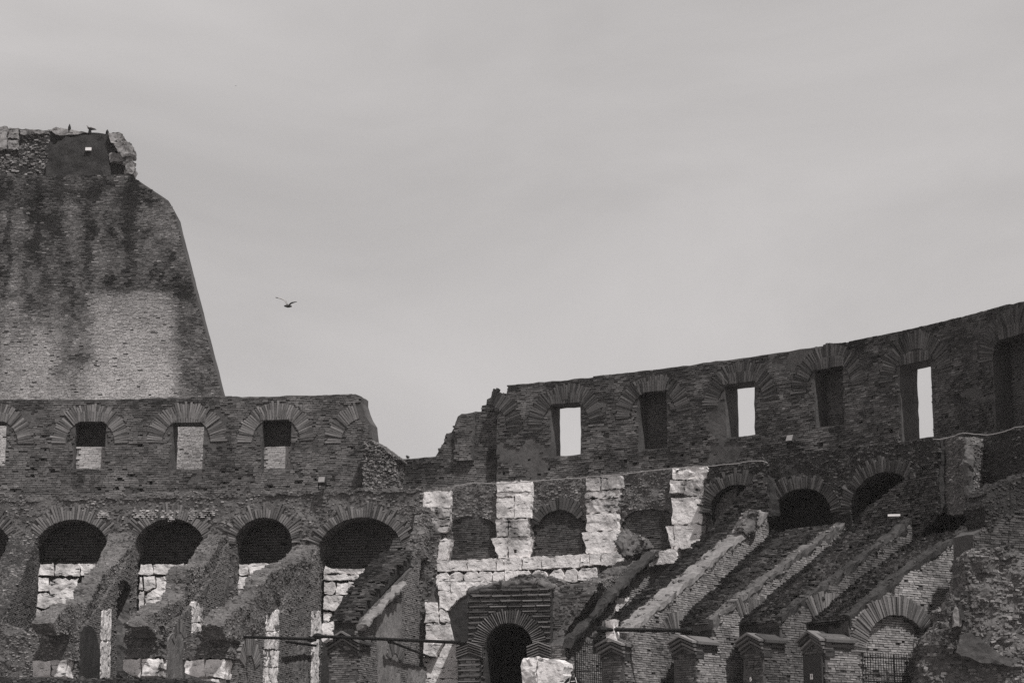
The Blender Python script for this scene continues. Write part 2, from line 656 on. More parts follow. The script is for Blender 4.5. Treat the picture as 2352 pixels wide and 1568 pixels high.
def sample_tris(W, faces, dens, rs, keep=None):
    tri = []
    for f in faces:
        tri.append(f[:3])
        if len(f) == 4:
            tri.append((f[0], f[2], f[3]))
    T = np.array(tri)
    A, B, Cc = W[T[:, 0]], W[T[:, 1]], W[T[:, 2]]
    nr = np.cross(B - A, Cc - A)
    ar = np.linalg.norm(nr, axis=1) / 2
    nr = nr / (2 * ar[:, None] + 1e-12)
    if keep is not None:
        k = keep(nr, (A + B + Cc) / 3)
        A, B, Cc, nr, ar = A[k], B[k], Cc[k], nr[k], ar[k]
    n = int(ar.sum() * dens)
    if n < 1:
        return np.zeros((0, 3)), np.zeros((0, 3))
    i = rs.choice(len(ar), n, p=ar / ar.sum())
    r1, r2 = np.sqrt(rs.random(n)), rs.random(n)
    p = A[i] * (1 - r1)[:, None] + B[i] * (r1 * (1 - r2))[:, None] + Cc[i] * (r1 * r2)[:, None]
    return p, nr[i]


def scatter(root, src, dens, size=(.06, .2), mat='stone', seed=5, keep=None, boxes=None, name='rubble_stones', flat=.7, sink=.42, tone=None, pts=None, wild=1.0):
    """many small stones or brick ends on the surface of a wall: real pieces, joined into one part"""
    rs = np.random.default_rng(seed)
    if pts is None:
        W, faces = WALL_TRIS[src.name]
        p, nr = sample_tris(W, faces, dens, rs, keep)
    else:
        p, nr = pts
    n = len(p)
    if n == 0:
        return None
    s = size[0] + (size[1] - size[0]) * rs.random(n) ** 2.2
    if boxes is None:
        V, Fq = BOX_V, BOX_F
        yaw = np.where(np.abs(nr[:, 2]) < .8, np.arctan2(nr[:, 0], -nr[:, 1]), 0.3) + rs.normal(0, .22 * wild, n)
        v = V[None] + rs.uniform(-.17, .17, (n, len(V), 3))
        v = v * np.stack([s * rs.uniform(.8, 1.6, n), s * rs.uniform(.7, 1.2, n), s * rs.uniform(.35, .75, n) * flat / .7], -1)[:, None, :]
        tl = rs.normal(0, .16 * wild, n)[:, None]
        v = np.stack([v[..., 0], v[..., 1] * np.cos(tl) - v[..., 2] * np.sin(tl), v[..., 1] * np.sin(tl) + v[..., 2] * np.cos(tl)], -1)
    else:
        V, Fq = BOX_V, BOX_F
        hx, lx, ly, lz = boxes
        yaw = hx + rs.normal(0, .12, n)
        v = V[None] + rs.uniform(-.07, .07, (n, len(V), 3))
        v = v * np.stack([lx * rs.uniform(.6, 1.3, n), ly * rs.uniform(.6, 1.3, n), lz * rs.uniform(.8, 1.25, n)], -1)[:, None, :]
        s = np.full(n, lz)
    c, sn = np.cos(yaw)[:, None], np.sin(yaw)[:, None]
    x = v[..., 0] * c - v[..., 1] * sn
    y = v[..., 0] * sn + v[..., 1] * c
    v = np.stack([x, y, v[..., 2]], -1)
    p = p + nr * (s * (.25 - sink))[:, None]
    Wd = (v + p[:, None, :]).reshape(-1, 3)
    faces = (np.arange(n)[:, None, None] * len(V) + Fq[None]).reshape(-1, Fq.shape[1])
    tn = tone(p) if tone else .36 + 1.1 * (fbm(p, .6, 4, seed) - .5) + rs.uniform(-.26, .26, n) + (rs.random(n) > .955) * .5
    return put(name, Wd, faces, mat, root, 'stuff', np.repeat(np.clip(tn, 0, 1.2), len(Fq)))


# shared brick meshes for arches
VB = []
for i in range(5):
    rs = np.random.default_rng(100 + i)
    v = BOX_V.copy()
    tp = np.where(v[:, 1] < 0, .86, 1.0)
    v[:, 0] *= tp
    v += rs.uniform(-.035, .035, v.shape)
    for key in ('vous', 'vous_dark'):
        me = bpy.data.meshes.new('voussoir_brick')
        me.from_pydata(v.tolist(), [], BOX_F.tolist())
        me.materials.append(M[key])
        VB.append((key, me))


def piece(root, name, me, mtx):
    o = bpy.data.objects.new(name, me)
    COL.objects.link(o)
    o.parent = root
    o.matrix_basis = Matrix.Translation(-Vector(root_loc(root))) @ mtx
    return o


def arch(root, fr, c, rin, rout, a0, a1, n, e=.05, dep=.4, key='vous', jl=.06, skip=0.0, long_every=0, seed=0, ej=.02, wf=.95):
    rs = random.Random(seed)
    A, Nn = fr.axes(c[0])
    st = (a1 - a0) / n
    ms = [m for k, m in VB if k == key]
    for i in range(n):
        if rs.random() < skip:
            continue
        th = a0 + (i + .5) * st + rs.uniform(-.08, .08) * st
        ro = rout + rs.uniform(-jl, jl)
        if long_every and rs.random() < .42:
            ro = rout + rs.uniform(.4, 1.0) * long_every
        ln = ro - rin
        rm = (ro + rin) / 2
        A, Nn = fr.axes(c[0] + rm * cos(th))
        T = (A * -sin(th) + Vector((0, 0, 1)) * cos(th))
        R = (A * cos(th) + Vector((0, 0, 1)) * sin(th))
        wd = abs(st) * (rin * .4 + rout * .6) * wf * rs.uniform(.82, 1.05)
        p = Vector(fr.w(c[0] + rm * cos(th), c[1] + rm * sin(th), e - dep / 2 + rs.uniform(-ej, ej)))
        m = Matrix.Identity(4)
        for j, ax in enumerate((T * wd, R * ln, Nn * dep)):
            m[0][j], m[1][j], m[2][j] = ax
        m.translation = p
        piece(root, 'voussoir', rs.choice(ms), m)


def lintel(root, fr, al, ar, b0, h, n, rise=.18, e=.05, dep=.4, key='vous', seed=0):
    """flat arch of upright bricks over a window, one part"""
    rs = random.Random(seed)
    wd = (ar - al) / n
    VV, FF, TT = [], [], []
    for i in range(n):
        a = al + (i + .5) * wd
        x = (i + .5) / n * 2 - 1
        hh = h + rise * (1 - x * x) + rs.uniform(-.03, .03)
        th = pi / 2 - x * .22
        A, Nn = fr.axes(a)
        T = (A * sin(th) - Vector((0, 0, 1)) * cos(th))
        R = (A * cos(th) + Vector((0, 0, 1)) * sin(th))
        p = Vector(fr.w(a + cos(th) * hh / 2, b0 + hh / 2, e - dep / 2 + rs.uniform(-.02, .02)))
        for q in BOX_V:
            VV.append(tuple(p + T * wd * .8 * q[0] + R * hh * q[1] + Nn * dep * q[2]))
        FF += [tuple(int(k) + 8 * i for k in f) for f in BOX_F]
        TT += [rs.random()] * 6
    put('lintel', VV, FF, 'vous_attr' if key == 'vous' else 'vous_dark_attr', root, 'stuff', TT)


def block(root, fr, pts, e=.15, thick=.6, mat='trav', seed=0, relief=.09, rough=.04, name='travertine_block', grid=.16, jit=.04, gap=.016, holes=()):
    """one cut stone from its outline (surveyed corners), edges worn"""
    q = np.array(sv(fr, pts))
    c = q.mean(0)
    q = c + (q - c) * (1 - gap / max(.2, np.abs(q - c).max()))
    rs = np.random.default_rng(seed + 50)
    e = e + rs.uniform(-.035, .035)
    return wall(root, name, fr, q.tolist(), [(sv(fr, h), .3) for h in holes], thick, grid, relief, 1.6, rough, 3.0, jit, mat, seed, e)


def rect(x0, y0, x1, y1):
    return [(x0, y1), (x1, y1), (x1, y0), (x0, y0)]


def slab_box(p0, ex, ey, ez):
    """box from a corner and three edge vectors"""
    p0, ex, ey, ez = (np.array(q, float) for q in (p0, ex, ey, ez))
    V = [p0 + ex * a + ey * b + ez * c for c in (0, 1) for b in (0, 1) for a in (0, 1)]
    Fq = [(0, 2, 3, 1), (4, 5, 7, 6), (0, 1, 5, 4), (1, 3, 7, 5), (3, 2, 6, 7), (2, 0, 4, 6)]
    return V, Fq


def tube(path, r, n=8, caps=True):
    path = [Vector(p) for p in path]
    rr = r if isinstance(r, (list, tuple)) else [r] * len(path)
    V, Fq = [], []
    for i, p in enumerate(path):
        d = (path[min(i + 1, len(path) - 1)] - path[max(i - 1, 0)]).normalized()
        up = Vector((0, 0, 1)) if abs(d.z) < .9 else Vector((1, 0, 0))
        a = d.cross(up).normalized()
        b = a.cross(d).normalized()
        for k in range(n):
            t = 2 * pi * k / n
            V.append(p + (a * cos(t) + b * sin(t)) * rr[i])
    for i in range(len(path) - 1):
        for k in range(n):
            Fq.append((i * n + k, i * n + (k + 1) % n, (i + 1) * n + (k + 1) % n, (i + 1) * n + k))
    if caps:
        Fq.append(tuple(range(n))[::-1])
        Fq.append(tuple((len(path) - 1) * n + k for k in range(n)))
    return np.array([tuple(v) for v in V]), Fq


def lump(root, name, path, radii, mat, seed=0, rough=.25, n=44, step=.11, freq=.75):
    """lumpy mass of broken masonry along a path"""
    P = [np.array(p, float) for p in path]
    pts, rr = [], []
    for i in range(len(P) - 1):
        k = max(1, int(np.linalg.norm(P[i + 1] - P[i]) / step))
        for j in range(k):
            t = j / k
            pts.append(P[i] * (1 - t) + P[i + 1] * t)
            rr.append(radii[i] * (1 - t) + radii[i + 1] * t)
    pts.append(P[-1])
    rr.append(radii[-1])
    d0 = (pts[1] - pts[0]) / np.linalg.norm(pts[1] - pts[0])
    d1 = (pts[-1] - pts[-2]) / np.linalg.norm(pts[-1] - pts[-2])
    head, tail = [], []
    for q in (.95, .8, .5):
        head.append((pts[0] - d0 * rr[0] * q * .7, rr[0] * (1 - q * q) ** .5))
    for q in (.5, .8, .95):
        tail.append((pts[-1] + d1 * rr[-1] * q * .7, rr[-1] * (1 - q * q) ** .5))
    pts = [h[0] for h in head] + pts + [h[0] for h in tail]
    rr = [h[1] for h in head] + rr + [h[1] for h in tail]
    V, Fq = tube([tuple(p) for p in pts], rr, n)
    V = V + rough * 2.6 * (np.stack([fbm(V, freq, 2, seed + k * 7) for k in range(3)], -1) - .5) * 1.6
    rg = 1 - np.abs(np.stack([fbm(V, 2.2, 3, seed + 40 + k * 7) for k in range(3)], -1) - .5) * 4
    V = V + .15 * rough * rg + .09 * (np.stack([vn(V, 5.5, seed + 70 + k) for k in range(3)], -1) - .5) * 2
    o = put(name, V, Fq, mat, root)
    WALL_TRIS[o.name] = (V, Fq)
    return o


def facing(nr, c):
    return (nr * (-c)).sum(-1) > -.15 * np.linalg.norm(c, axis=1)


Z_LOW = 4.4

# ================================================================== the setting
V, Fq = slab_box((-1500, -500, -2.6), (3000, 0, 0), (0, 2500, 0), (0, 0, .6))
o = put('ground', V, Fq, 'ground')
o['kind'] = 'structure'
ss = np.arange(-60, 50, 1.0)
rA, rB = Ring(-6), Ring(24)
a0 = rA.w(ss, ss * 0 + Z_LOW, 0)
a1 = rB.w(ss, ss * 0 + Z_LOW, 0)
a2 = rB.w(ss, ss * 0 - 2.4, 0)
V = np.concatenate([a0, a1, a2])
n = len(ss)
Fq = [(i, i + 1, n + i + 1, n + i) for i in range(n - 1)] + [(n + i, n + i + 1, 2 * n + i + 1, 2 * n + i) for i in range(n - 1)]
o = put('terrace', V, [f[::-1] for f in Fq], 'ground')
o['kind'] = 'structure'

# ================================================================== tall outer wall behind (left)
TW = Flat((0, 147.0), (1, 0), (0, -1))
tall = thing('outer_ring_ruin', 'tall pale brick outer wall with slanting right edge behind the gallery', 'ruin', (-28, 147, 0))
tall_poly = sv(TW, [(-760, 402), (0, 402), (292, 402), (303, 405), (387, 461), (402, 487), (409, 518), (512, 915), (560, 1100), (660, 1480), (-760, 1480)])
wall(tall, 'masonry', TW, tall_poly, thick=2.6, grid=.5, relief=.05, rough=.012, jit=.015, mat='core', seed=11)


def tall_tone(a, b):
    """weathering of the tall wall: old dark brick above, paler repairs below, run-off stains"""
    t = .15 + .5 * (fbm2(a, b, .3, 4, 5) - .5) + .4 * (fbm2(a, b, 1.1, 3, 6) - .5)
    z_patch = TW.at(300, 672)[1]  # top of the paler repaired patch
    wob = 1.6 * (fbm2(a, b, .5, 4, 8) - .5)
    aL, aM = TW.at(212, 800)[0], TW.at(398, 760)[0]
    right = aM + .055 * (z_patch - b) + 1.1 * (fbm2(a, b, .6, 4, 3) - .5)
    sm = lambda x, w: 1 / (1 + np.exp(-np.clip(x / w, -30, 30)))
    patch = sm(a - aL - wob * 1.2, .35) * sm(right - a, .22) * sm(z_patch - b + .25 * wob, .1)
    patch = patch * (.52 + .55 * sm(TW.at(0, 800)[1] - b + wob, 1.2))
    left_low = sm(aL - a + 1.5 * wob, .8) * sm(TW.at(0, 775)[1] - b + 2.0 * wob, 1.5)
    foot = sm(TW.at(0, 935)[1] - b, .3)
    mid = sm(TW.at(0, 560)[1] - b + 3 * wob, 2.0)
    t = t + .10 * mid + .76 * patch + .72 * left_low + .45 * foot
    stk = fbm2(a, b, 1.0, 4, 31, .8, .06)
    t = t - .9 * np.clip(stk - .47, 0, .35) * (1 - .75 * patch)
    for (u0, v0, v1, w) in ((62, 430, 800, .5), (100, 600, 720, .4), (195, 450, 790, .55), (165, 640, 800, .45), (12, 470, 700, .25)):
        ax = TW.at(u0, 700)[0]
        zt, zb = TW.at(u0, v0)[1], TW.at(u0, v1)[1]
        t = t - .20 * np.exp(-((a - ax + .4 * wob) / w) ** 2) * sm(zt - b, .6) * sm(b - zb + wob, .8)
    blot = fbm2(a, b, .9, 4, 44)
    t = t - .9 * np.clip(blot - .56, 0, 1) * (1 - .5 * patch)
    return t + .3 * (fbm2(a, b, 2.6, 2, 47) - .5) + RNG.uniform(-.11, .11, len(a)) + (RNG.random(len(a)) > .985) * .35


bricks(tall, TW, tall_poly, mat='brick_tall', course=.095, L=(.15, .34), bh=.082, prot=(.0, .03), missing=.015, tone=tall_tone, seed=12)
attic = thing('attic_ruin', 'broken dark attic block with travertine end on top of the tall outer wall', 'ruin', (-30, 149, TW.at(100, 402)[1]))
AT = Flat((0, 148.2), (1, 0), (0, -1))
ap = sv(AT, [(-760, 404), (-760, 300), (-120, 296), (0, 291), (40, 297), (105, 300), (130, 294), (152, 297), (190, 304), (250, 307), (268, 310), (270, 404)])
am = wall(attic, 'masonry', AT, ap, thick=2.0, grid=.35, relief=.15, rough=.08, mat='rubble_dark', seed=13)
scatter(attic, am, 40, (.07, .22), 'stone', 14, keep=lambda nr, c: (nr[:, 1] < -.3) & (c[:, 0] < AT.at(112, 350)[0]), tone=lambda p: .25 + RNG.uniform(-.2, .55, len(p)))
pf = Flat((0, 147.7), (1, 0), (0, -1))
wall(attic, 'render_panel', pf, sv(pf, [(104, 403), (108, 366), (116, 345), (132, 326), (152, 314), (200, 308), (256, 310), (266, 330), (272, 346), (262, 352), (252, 354), (252, 403)]),
     thick=.7, grid=.22, relief=.14, rough=.06, jit=.06, mat='plaster', seed=15)
for i, (pl, mt) in enumerate([([(0, 345), (0, 292), (18, 293), (17, 345)], 'trav_dim'), ([(18, 345), (19, 295), (44, 297), (44, 320), (18, 320)], 'trav_dim'), ([(18, 345), (18, 322), (44, 322), (43, 345)], 'trav_dim'),
                              ([(-60, 345), (-60, 293), (-2, 292), (-2, 345)], 'trav_dim'), ([(48, 312), (48, 299), (104, 301), (104, 308), (70, 309)], 'trav_dim'),
                              ([(130, 312), (118, 300), (132, 294), (152, 297), (188, 304), (200, 307), (160, 312)], 'trav_dim')]):
    block(attic, AT, pl, e=.25, mat=mt, seed=300 + i, relief=.15, rough=.06)
for i, (pl, e, mt) in enumerate([([(258, 332), (250, 309), (276, 307), (286, 318), (294, 329), (276, 334)], .4, 'trav_dim'),
                                 ([(272, 352), (264, 335), (294, 330), (306, 335), (311, 348), (309, 364), (286, 366)], .7, 'trav_dim'),
                                 ([(250, 373), (250, 351), (282, 352), (283, 373)], .1, 'trav_dim'), ([(284, 384), (284, 368), (308, 367), (306, 384)], .5, 'trav_dim'),
                                 ([(284, 402), (290, 386), (305, 386), (306, 403)], .35, 'trav_dim'), ([(292, 402), (293, 380), (304, 378), (310, 388), (309, 407)], .6, 'trav_dim')]):
    block(attic, pf, pl, e=e, thick=1.4, mat=mt, seed=320 + i, relief=.25, rough=.10)
wall(attic, 'masonry', pf, sv(pf, [(250, 404), (250, 372), (296, 372), (296, 404)]), thick=1.0, grid=.3, mat='core_dark', seed=330, e0=-.4)

# ================================================================== upper gallery walls
U = Ring(0.0)


def window_poly(fr, u0, v0, u1, v1):
    p = sv(fr, [(u0, v1), (u1, v1), (u1, v0), (u0, v0)])
    a0 = (p[0][0] + p[3][0]) / 2
    a1 = (p[1][0] + p[2][0]) / 2
    b0 = (p[0][1] + p[1][1]) / 2
    b1 = (p[2][1] + p[3][1]) / 2
    return [(a0, b0), (a1, b0), (a1, b1), (a0, b1)]


def putlogs(fr, zone, n, rs, avoid, size=.14):
    out = []
    Z = np.array(zone)
    tries = 0
    while len(out) < n and tries < 4000:
        tries += 1
        a = rs.uniform(Z[:, 0].min(), Z[:, 0].max())
        b = rs.uniform(Z[:, 1].min(), Z[:, 1].max())
        if not inpoly(np.array([a]), np.array([b]), Z)[0]:
            continue
        if any((x0 - .35 < a < x1 + .35 and y0 - .35 < b < y1 + .35) for x0, y0, x1, y1 in avoid):
            continue
        if any(abs(a - q[0][0]) < .5 and abs(b - q[0][1]) < .4 for q in [h[0] for h in out]):
            continue
        if any(abs(math.hypot(a - x, b - y) - r) < .75 for x, y, r in RINGS):
            continue
        w, h = size * rs.uniform(.5, 1.9), size * rs.uniform(.6, 1.3)
        out.append(([(a - w / 2, b - h / 2), (a + w / 2, b - h / 2), (a + w / 2, b + h / 2), (a - w / 2, b + h / 2)], .3))
    return out


RINGS = []


def gallery(root, fr, outline, wins, rings, thick, seed, nlog, tone, ledge_b, mat='brick', key='vous'):
    holes, boxes = [], []
    for w in wins:
        p = window_poly(fr, *w[:4])
        holes.append((p, w[4]))
        boxes.append((p[0][0], p[0][1], p[2][0], p[2][1]))
    RINGS[:] = [(c[0], c[1], 1.9) for c in rings]
    op = [tuple(p) for p in outline]
    rs = np.random.default_rng(seed)
    zone = [(min(p[0] for p in op), ledge_b + .3), (max(p[0] for p in op), ledge_b + .3), (max(p[0] for p in op), ledge_b + 3.6), (min(p[0] for p in op), ledge_b + 3.6)]
    logs = putlogs(fr, zone, nlog, rs, boxes)
    logs = [l for l in logs if inpoly(np.array([l[0][0][0] - .3, l[0][1][0] + .3]), np.array([l[0][2][1] + .4] * 2), op).all()]
    wall(root, 'masonry', fr, op, holes + logs, thick, .42, .05, .8, .03, 2.0, .04, 'core', seed)
    av = [(c[0], c[1], c[2], c[3], -.1) for c in rings]
    lin = []
    for c in rings:
        if len(c) > 6 and c[6] is not None:
            p = window_poly(fr, *wins[c[6]][:4])
            lin.append([(p[3][0] - .12, p[3][1]), (p[2][0] + .12, p[2][1]), (p[2][0] + .12, p[2][1] + .62), (p[3][0] - .12, p[3][1] + .62)])
    bricks(root, fr, op, holes + logs + lin, mat, tone=tone, avoid=av, seed=seed + 1, missing=.03, patch=.335)
    for i, c in enumerate(rings):
        a0, a1 = c[4], c[5]
        nn = int(round((a1 - a0) / pi * 46))
        arch(root, fr, (c[0], c[1]), c[2], c[3], a0, a1, nn, e=.045, key=key, seed=seed + i, jl=.12, skip=.04)
        if len(c) > 6 and c[6] is not None:
            p = window_poly(fr, *wins[c[6]][:4])
            lintel(root, fr, p[3][0] - .1, p[2][0] + .1, p[3][1], .42, 14, .2, e=.06, key=key, seed=seed + i)
    return holes, boxes


def ring_at(u, v, win=None, rin=1.42, rout=2.32, a0=0.0, a1=pi):
    c = U.at(u, v)
    return (c[0], c[1], rin, rout, a0, a1, win)


ZL = 18.15
gl = thing('brick_gallery', 'brick gallery wall with blind and open windows in front of the tall outer wall', 'gallery', tuple(U.w(-20, ZL, 0)))
out1 = sv(U, [(-640, 919), (0, 917), (510, 911), (800, 905), (815, 904), (829, 910), (831, 924), (838, 944), (842, 958), (849, 972), (852, 990), (855, 1012), (862, 1040), (868, 1160), (-640, 1170)])
w1 = [(-46, 968, 13, 1068, None), (171, 968, 242, 1076, 1.25), (395, 970, 466, 1076, None), (601, 964, 668, 1076, 1.25), (-270, 968, -205, 1072, 1.25)]
r1 = [ring_at(-16, 1018, 0), ring_at(207, 1017, 1), ring_at(428, 1015, 2), ring_at(634, 1013, 3), ring_at(838, 1015, None, a0=pi * .58), ring_at(-238, 1018, 4)]


def tone_left(a, b):
    t = .36 + .85 * (fbm2(a, b, .5, 4, 61) - .5) + .75 * (fbm2(a, b, 1.6, 3, 63) - .5) + .4 * (fbm2(a, b, .9, 3, 62, 1, .12) - .5)
    t = t + .16 * np.clip((ZL + 1.3 - b) / 1.3, 0, 1) - .14 * np.clip((b - 23.3) / .4, 0, 1)
    return t + .4 * (fbm2(a, b, 3.5, 2, 66) - .5) + RNG.uniform(-.16, .16, len(a)) + (RNG.random(len(a)) > .985) * .3


gallery(gl, U, out1, w1, r1, 1.4, 21, 75, tone_left, ZL)
for k, w in enumerate((w1[1], w1[3], w1[4])):          # plastered brick fillings of the blind windows; dark brick above carries the shade
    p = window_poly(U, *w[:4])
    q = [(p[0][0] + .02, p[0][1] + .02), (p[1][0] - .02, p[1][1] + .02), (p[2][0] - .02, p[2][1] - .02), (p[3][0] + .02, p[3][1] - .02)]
    bricks(gl, U, q, mat='brick_dark', e0=-1.18, seed=510 + k, prot=(.0, .03), name='shade_toned_brickwork')
    lo_h = q[0][1] + (q[2][1] - q[0][1]) * (.50, .48, .5)[k]
    ql = [q[0], q[1], (q[1][0], lo_h), (q[0][0], lo_h)]
    wall(gl, 'filling_core', U, ql, (), .5, .3, .02, .8, .01, 2, .01, 'ledge', 515 + k, -.56)
    bricks(gl, U, ql, mat='infill', e0=-.55, seed=500 + k, prot=(.0, .02), tone=lambda a, b: .48 + .5 * (fbm2(a, b, .8, 3, 9) - .5) + RNG.uniform(-.1, .1, len(a)), name='window_filling', missing=0, bh=.101)
# broken coping bricks on the right end
sp = thing('rubble_spur', 'short rubble spur wall with sloping top at the broken end of the gallery', 'spur', tuple(U.w(-7.6, ZL, 1)))
SPF = Ring(1.0)
sw = wall(sp, 'masonry', SPF, sv(SPF, [(833, 1008), (850, 1008), (868, 1018), (905, 1046), (914, 1053), (906, 1058), (905, 1140), (833, 1140)]), thick=2.0, grid=.22, relief=.12, rough=.07, mat='rubble_dark', seed=31)
scatter(sp, sw, 130, (.05, .13), 'stone', 32, keep=facing)

tone_dark_amp = .5


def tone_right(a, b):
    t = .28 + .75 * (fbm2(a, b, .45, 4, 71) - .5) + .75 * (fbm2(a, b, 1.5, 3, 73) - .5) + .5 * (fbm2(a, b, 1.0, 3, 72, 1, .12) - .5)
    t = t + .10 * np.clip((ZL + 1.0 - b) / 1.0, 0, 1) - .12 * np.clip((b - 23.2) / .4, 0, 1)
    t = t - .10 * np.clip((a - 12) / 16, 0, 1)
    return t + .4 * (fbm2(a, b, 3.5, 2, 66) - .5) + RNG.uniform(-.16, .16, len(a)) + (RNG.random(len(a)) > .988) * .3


gr = thing('brick_gallery', 'dark brick gallery wall with tall window slits open to the sky, rising beyond the gap', 'gallery', tuple(U.w(14, ZL, 0)))
out2 = sv(U, [(1141, 1060), (1141, 958), (1150, 945), (1160, 920), (1163, 906), (1165, 886), (1172, 884), (1300, 872), (1450, 855), (1600, 836), (1750, 816), (1900, 793), (2010, 773), (2100, 755), (2230, 723), (2352, 690), (2500, 645), (2700, 580),
               (2700, 1090), (2352, 1075), (2100, 1090), (1600, 1150), (1141, 1150)])
w2 = [(1265, 926, 1333, 1046, None), (1467, 899, 1532, 1030, 1.1), (1666, 879, 1733, 1002, None), (1872, 845, 1937, 978, 1.1), (2068, 832, 2140, 1008, None), (2283, 772, 2372, 985, 1.2)]
r2 = [ring_at(1110, 985, None, a1=pi * .42), ring_at(1300, 975, 0), ring_at(1500, 955, 1), ring_at(1702, 928, 2), ring_at(1905, 893, 3), ring_at(2105, 866, 4), ring_at(2330, 815, 5)]
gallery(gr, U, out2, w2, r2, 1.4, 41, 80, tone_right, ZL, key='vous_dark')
for k, w in enumerate((w2[1], w2[3], w2[5])):
    p = window_poly(U, *w[:4])
    q = [(p[0][0] + .02, p[0][1] + .02), (p[1][0] - .02, p[1][1] + .02), (p[2][0] - .02, p[2][1] - .02), (p[3][0] + .02, p[3][1] - .02)]
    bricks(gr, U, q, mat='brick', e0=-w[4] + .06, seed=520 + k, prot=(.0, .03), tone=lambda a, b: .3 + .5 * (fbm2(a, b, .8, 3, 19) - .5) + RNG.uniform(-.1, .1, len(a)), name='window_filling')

# stepped broken part, set back
SB = Ring(-.75)
gs = thing('brick_stump', 'stepped broken brick wall stump beside the gap in the gallery', 'ruin', tuple(SB.w(-2.5, ZL, 0)))
out3 = sv(SB, [(870, 1150), (905, 1056), (928, 1053), (1000, 1048), (1004, 1036), (1012, 1022), (1020, 1014), (1022, 996), (1034, 993), (1040, 980), (1050, 966), (1053, 955), (1062, 951), (1104, 945), (1106, 932), (1114, 930), (1118, 917),
               (1128, 915), (1129, 898), (1140, 899), (1152, 903), (1170, 904), (1190, 960), (1190, 1150)])
wall(gs, 'masonry', SB, out3, thick=1.2, grid=.3, relief=.05, rough=.04, jit=.05, mat='core_dark', seed=51)
bricks(gs, SB, out3, tone=tone_right, seed=52, missing=.02)
pil = Ring(-.45)
po = sv(pil, [(1043, 1056), (1043, 985), (1050, 968), (1056, 954), (1064, 951), (1086, 950), (1086, 1056)])
wall(gs, 'pilaster', pil, po, thick=.3, grid=.3, mat='core', seed=53, jit=.01)
bricks(gs, pil, po, tone=lambda a, b: .12 + tone_right(a, b), seed=54, missing=.01)
# thick rubble sill of the gallery (bottom band, hides the foot of the wall)

# ================================================================== lower arcade, left
LW = Ring(1.25)


def arch_poly(fr, uc, vs, ul, ur, vapex, vb, n=18):
    """opening with round head: surveyed centre, springing, sides, crown and foot"""
    c = fr.at(uc, vs)
    l = fr.at(ul, vs)[0]
    r = fr.at(ur, vs)[0]
    t = fr.at(uc, vapex)[1]
    b = fr.at(uc, vb)[1]
    ca, hw, rise = (l + r) / 2, (r - l) / 2, t - c[1]
    pts = [(l + .12, b), (r - .12, b), (r, c[1])]
    for i in range(1, n):
        th = pi * i / n
        pts.append((ca + hw * cos(th), c[1] + rise * sin(th)))
    pts.append((l, c[1]))
    return pts, (ca, c[1], hw, rise)


def arch_ring(root, fr, info, th, n, e, key, long_every, seed, a0=0, a1=pi, dep=.5):
    """brick ring round an arch whose rise may differ from its half width"""
    rs = random.Random(seed)
    ca, cb, hw, rise = info
    ms = [m for k, m in VB if k == key]
    for i in range(n):
        t = a0 + (a1 - a0) * (i + .5) / n
        px, py = ca + hw * cos(t), cb + rise * sin(t)
        nx, ny = cos(t) * rise, sin(t) * hw
        q = math.hypot(nx, ny)
        nx, ny = nx / q, ny / q
        ln = th * rs.uniform(.9, 1.1) + (rs.uniform(.3, 1) * long_every if rs.random() < .45 else 0)
        A, Nn = fr.axes(px)
        R = A * nx + Vector((0, 0, 1)) * ny
        T = A * -ny + Vector((0, 0, 1)) * nx
        wd = (a1 - a0) / n * math.hypot(hw * sin(t), rise * cos(t)) * .95
        p = Vector(fr.w(px + nx * (ln / 2 - .02), py + ny * (ln / 2 - .02), e - dep / 2 + rs.uniform(-.03, .05)))
        m = Matrix.Identity(4)
        for j, ax in enumerate((T * wd, R * ln, Nn * dep)):
            m[0][j], m[1][j], m[2][j] = ax
        m.translation = p
        piece(root, 'voussoir', rs.choice(ms), m)


la = thing('arcade_ruin', 'lower rubble arcade with four dark round arches under the left gallery', 'arcade', tuple(LW.w(-18, Z_LOW, 0)))
out4 = sv(LW, [(-640, 1156), (0, 1149), (300, 1143), (500, 1138), (830, 1130), (968, 1126), (968, 1175), (982, 1192), (998, 1206), (1008, 1228), (1002, 1262), (1000, 1300), (1003, 1385), (985, 1392), (978, 1640), (-640, 1640)])
AP = [arch_poly(LW, 165, 1262, 80, 250, 1192, 1645), arch_poly(LW, 390, 1260, 308, 472, 1190, 1645), arch_poly(LW, 605, 1248, 539, 672, 1188, 1645), arch_poly(LW, 828, 1276, 727, 929, 1187, 1645),
      arch_poly(LW, -60, 1262, -145, 26, 1192, 1645)]
lw = wall(la, 'masonry', LW, out4, [(p, None) for p, _ in AP], thick=1.4, grid=.28, relief=.16, rf=1.0, rough=.06, mat='rubble', seed=61)
for i, (p, info) in enumerate(AP):
    nn = int(info[2] * 23)
    arch_ring(la, LW, info, .5, nn, .06, 'vous', .5, 70 + i)


def band_keep(fr, dark):
    return lambda nr, c: facing(nr, c)


scatter(la, lw, 60, (.04, .15), 'stone', 62, keep=facing)
# row of pale facing stones above the arches
rs = np.random.default_rng(63)
pp = []
for i in range(360):
    u = rs.uniform(222, 528)
    v = rs.normal(1181, 5) + (u - 375) * -.008
    if fbm2(np.array([u]), np.array([v]), .03, 3, 5)[0] < .47:
        continue
    v = round(v / 4.6) * 4.6
    a, b = LW.at(u, v)
    pp.append(LW.w(a, b, .03))
pp = np.array(pp)
nrm = np.tile(np.array([[0, -1., 0]]), (len(pp), 1))
scatter(la, None, 0, (.08, .16), 'stone_pale', 64, pts=(pp, nrm), name='facing_stones', flat=.6, tone=lambda p: .75 + RNG.uniform(-.25, .3, len(p)))
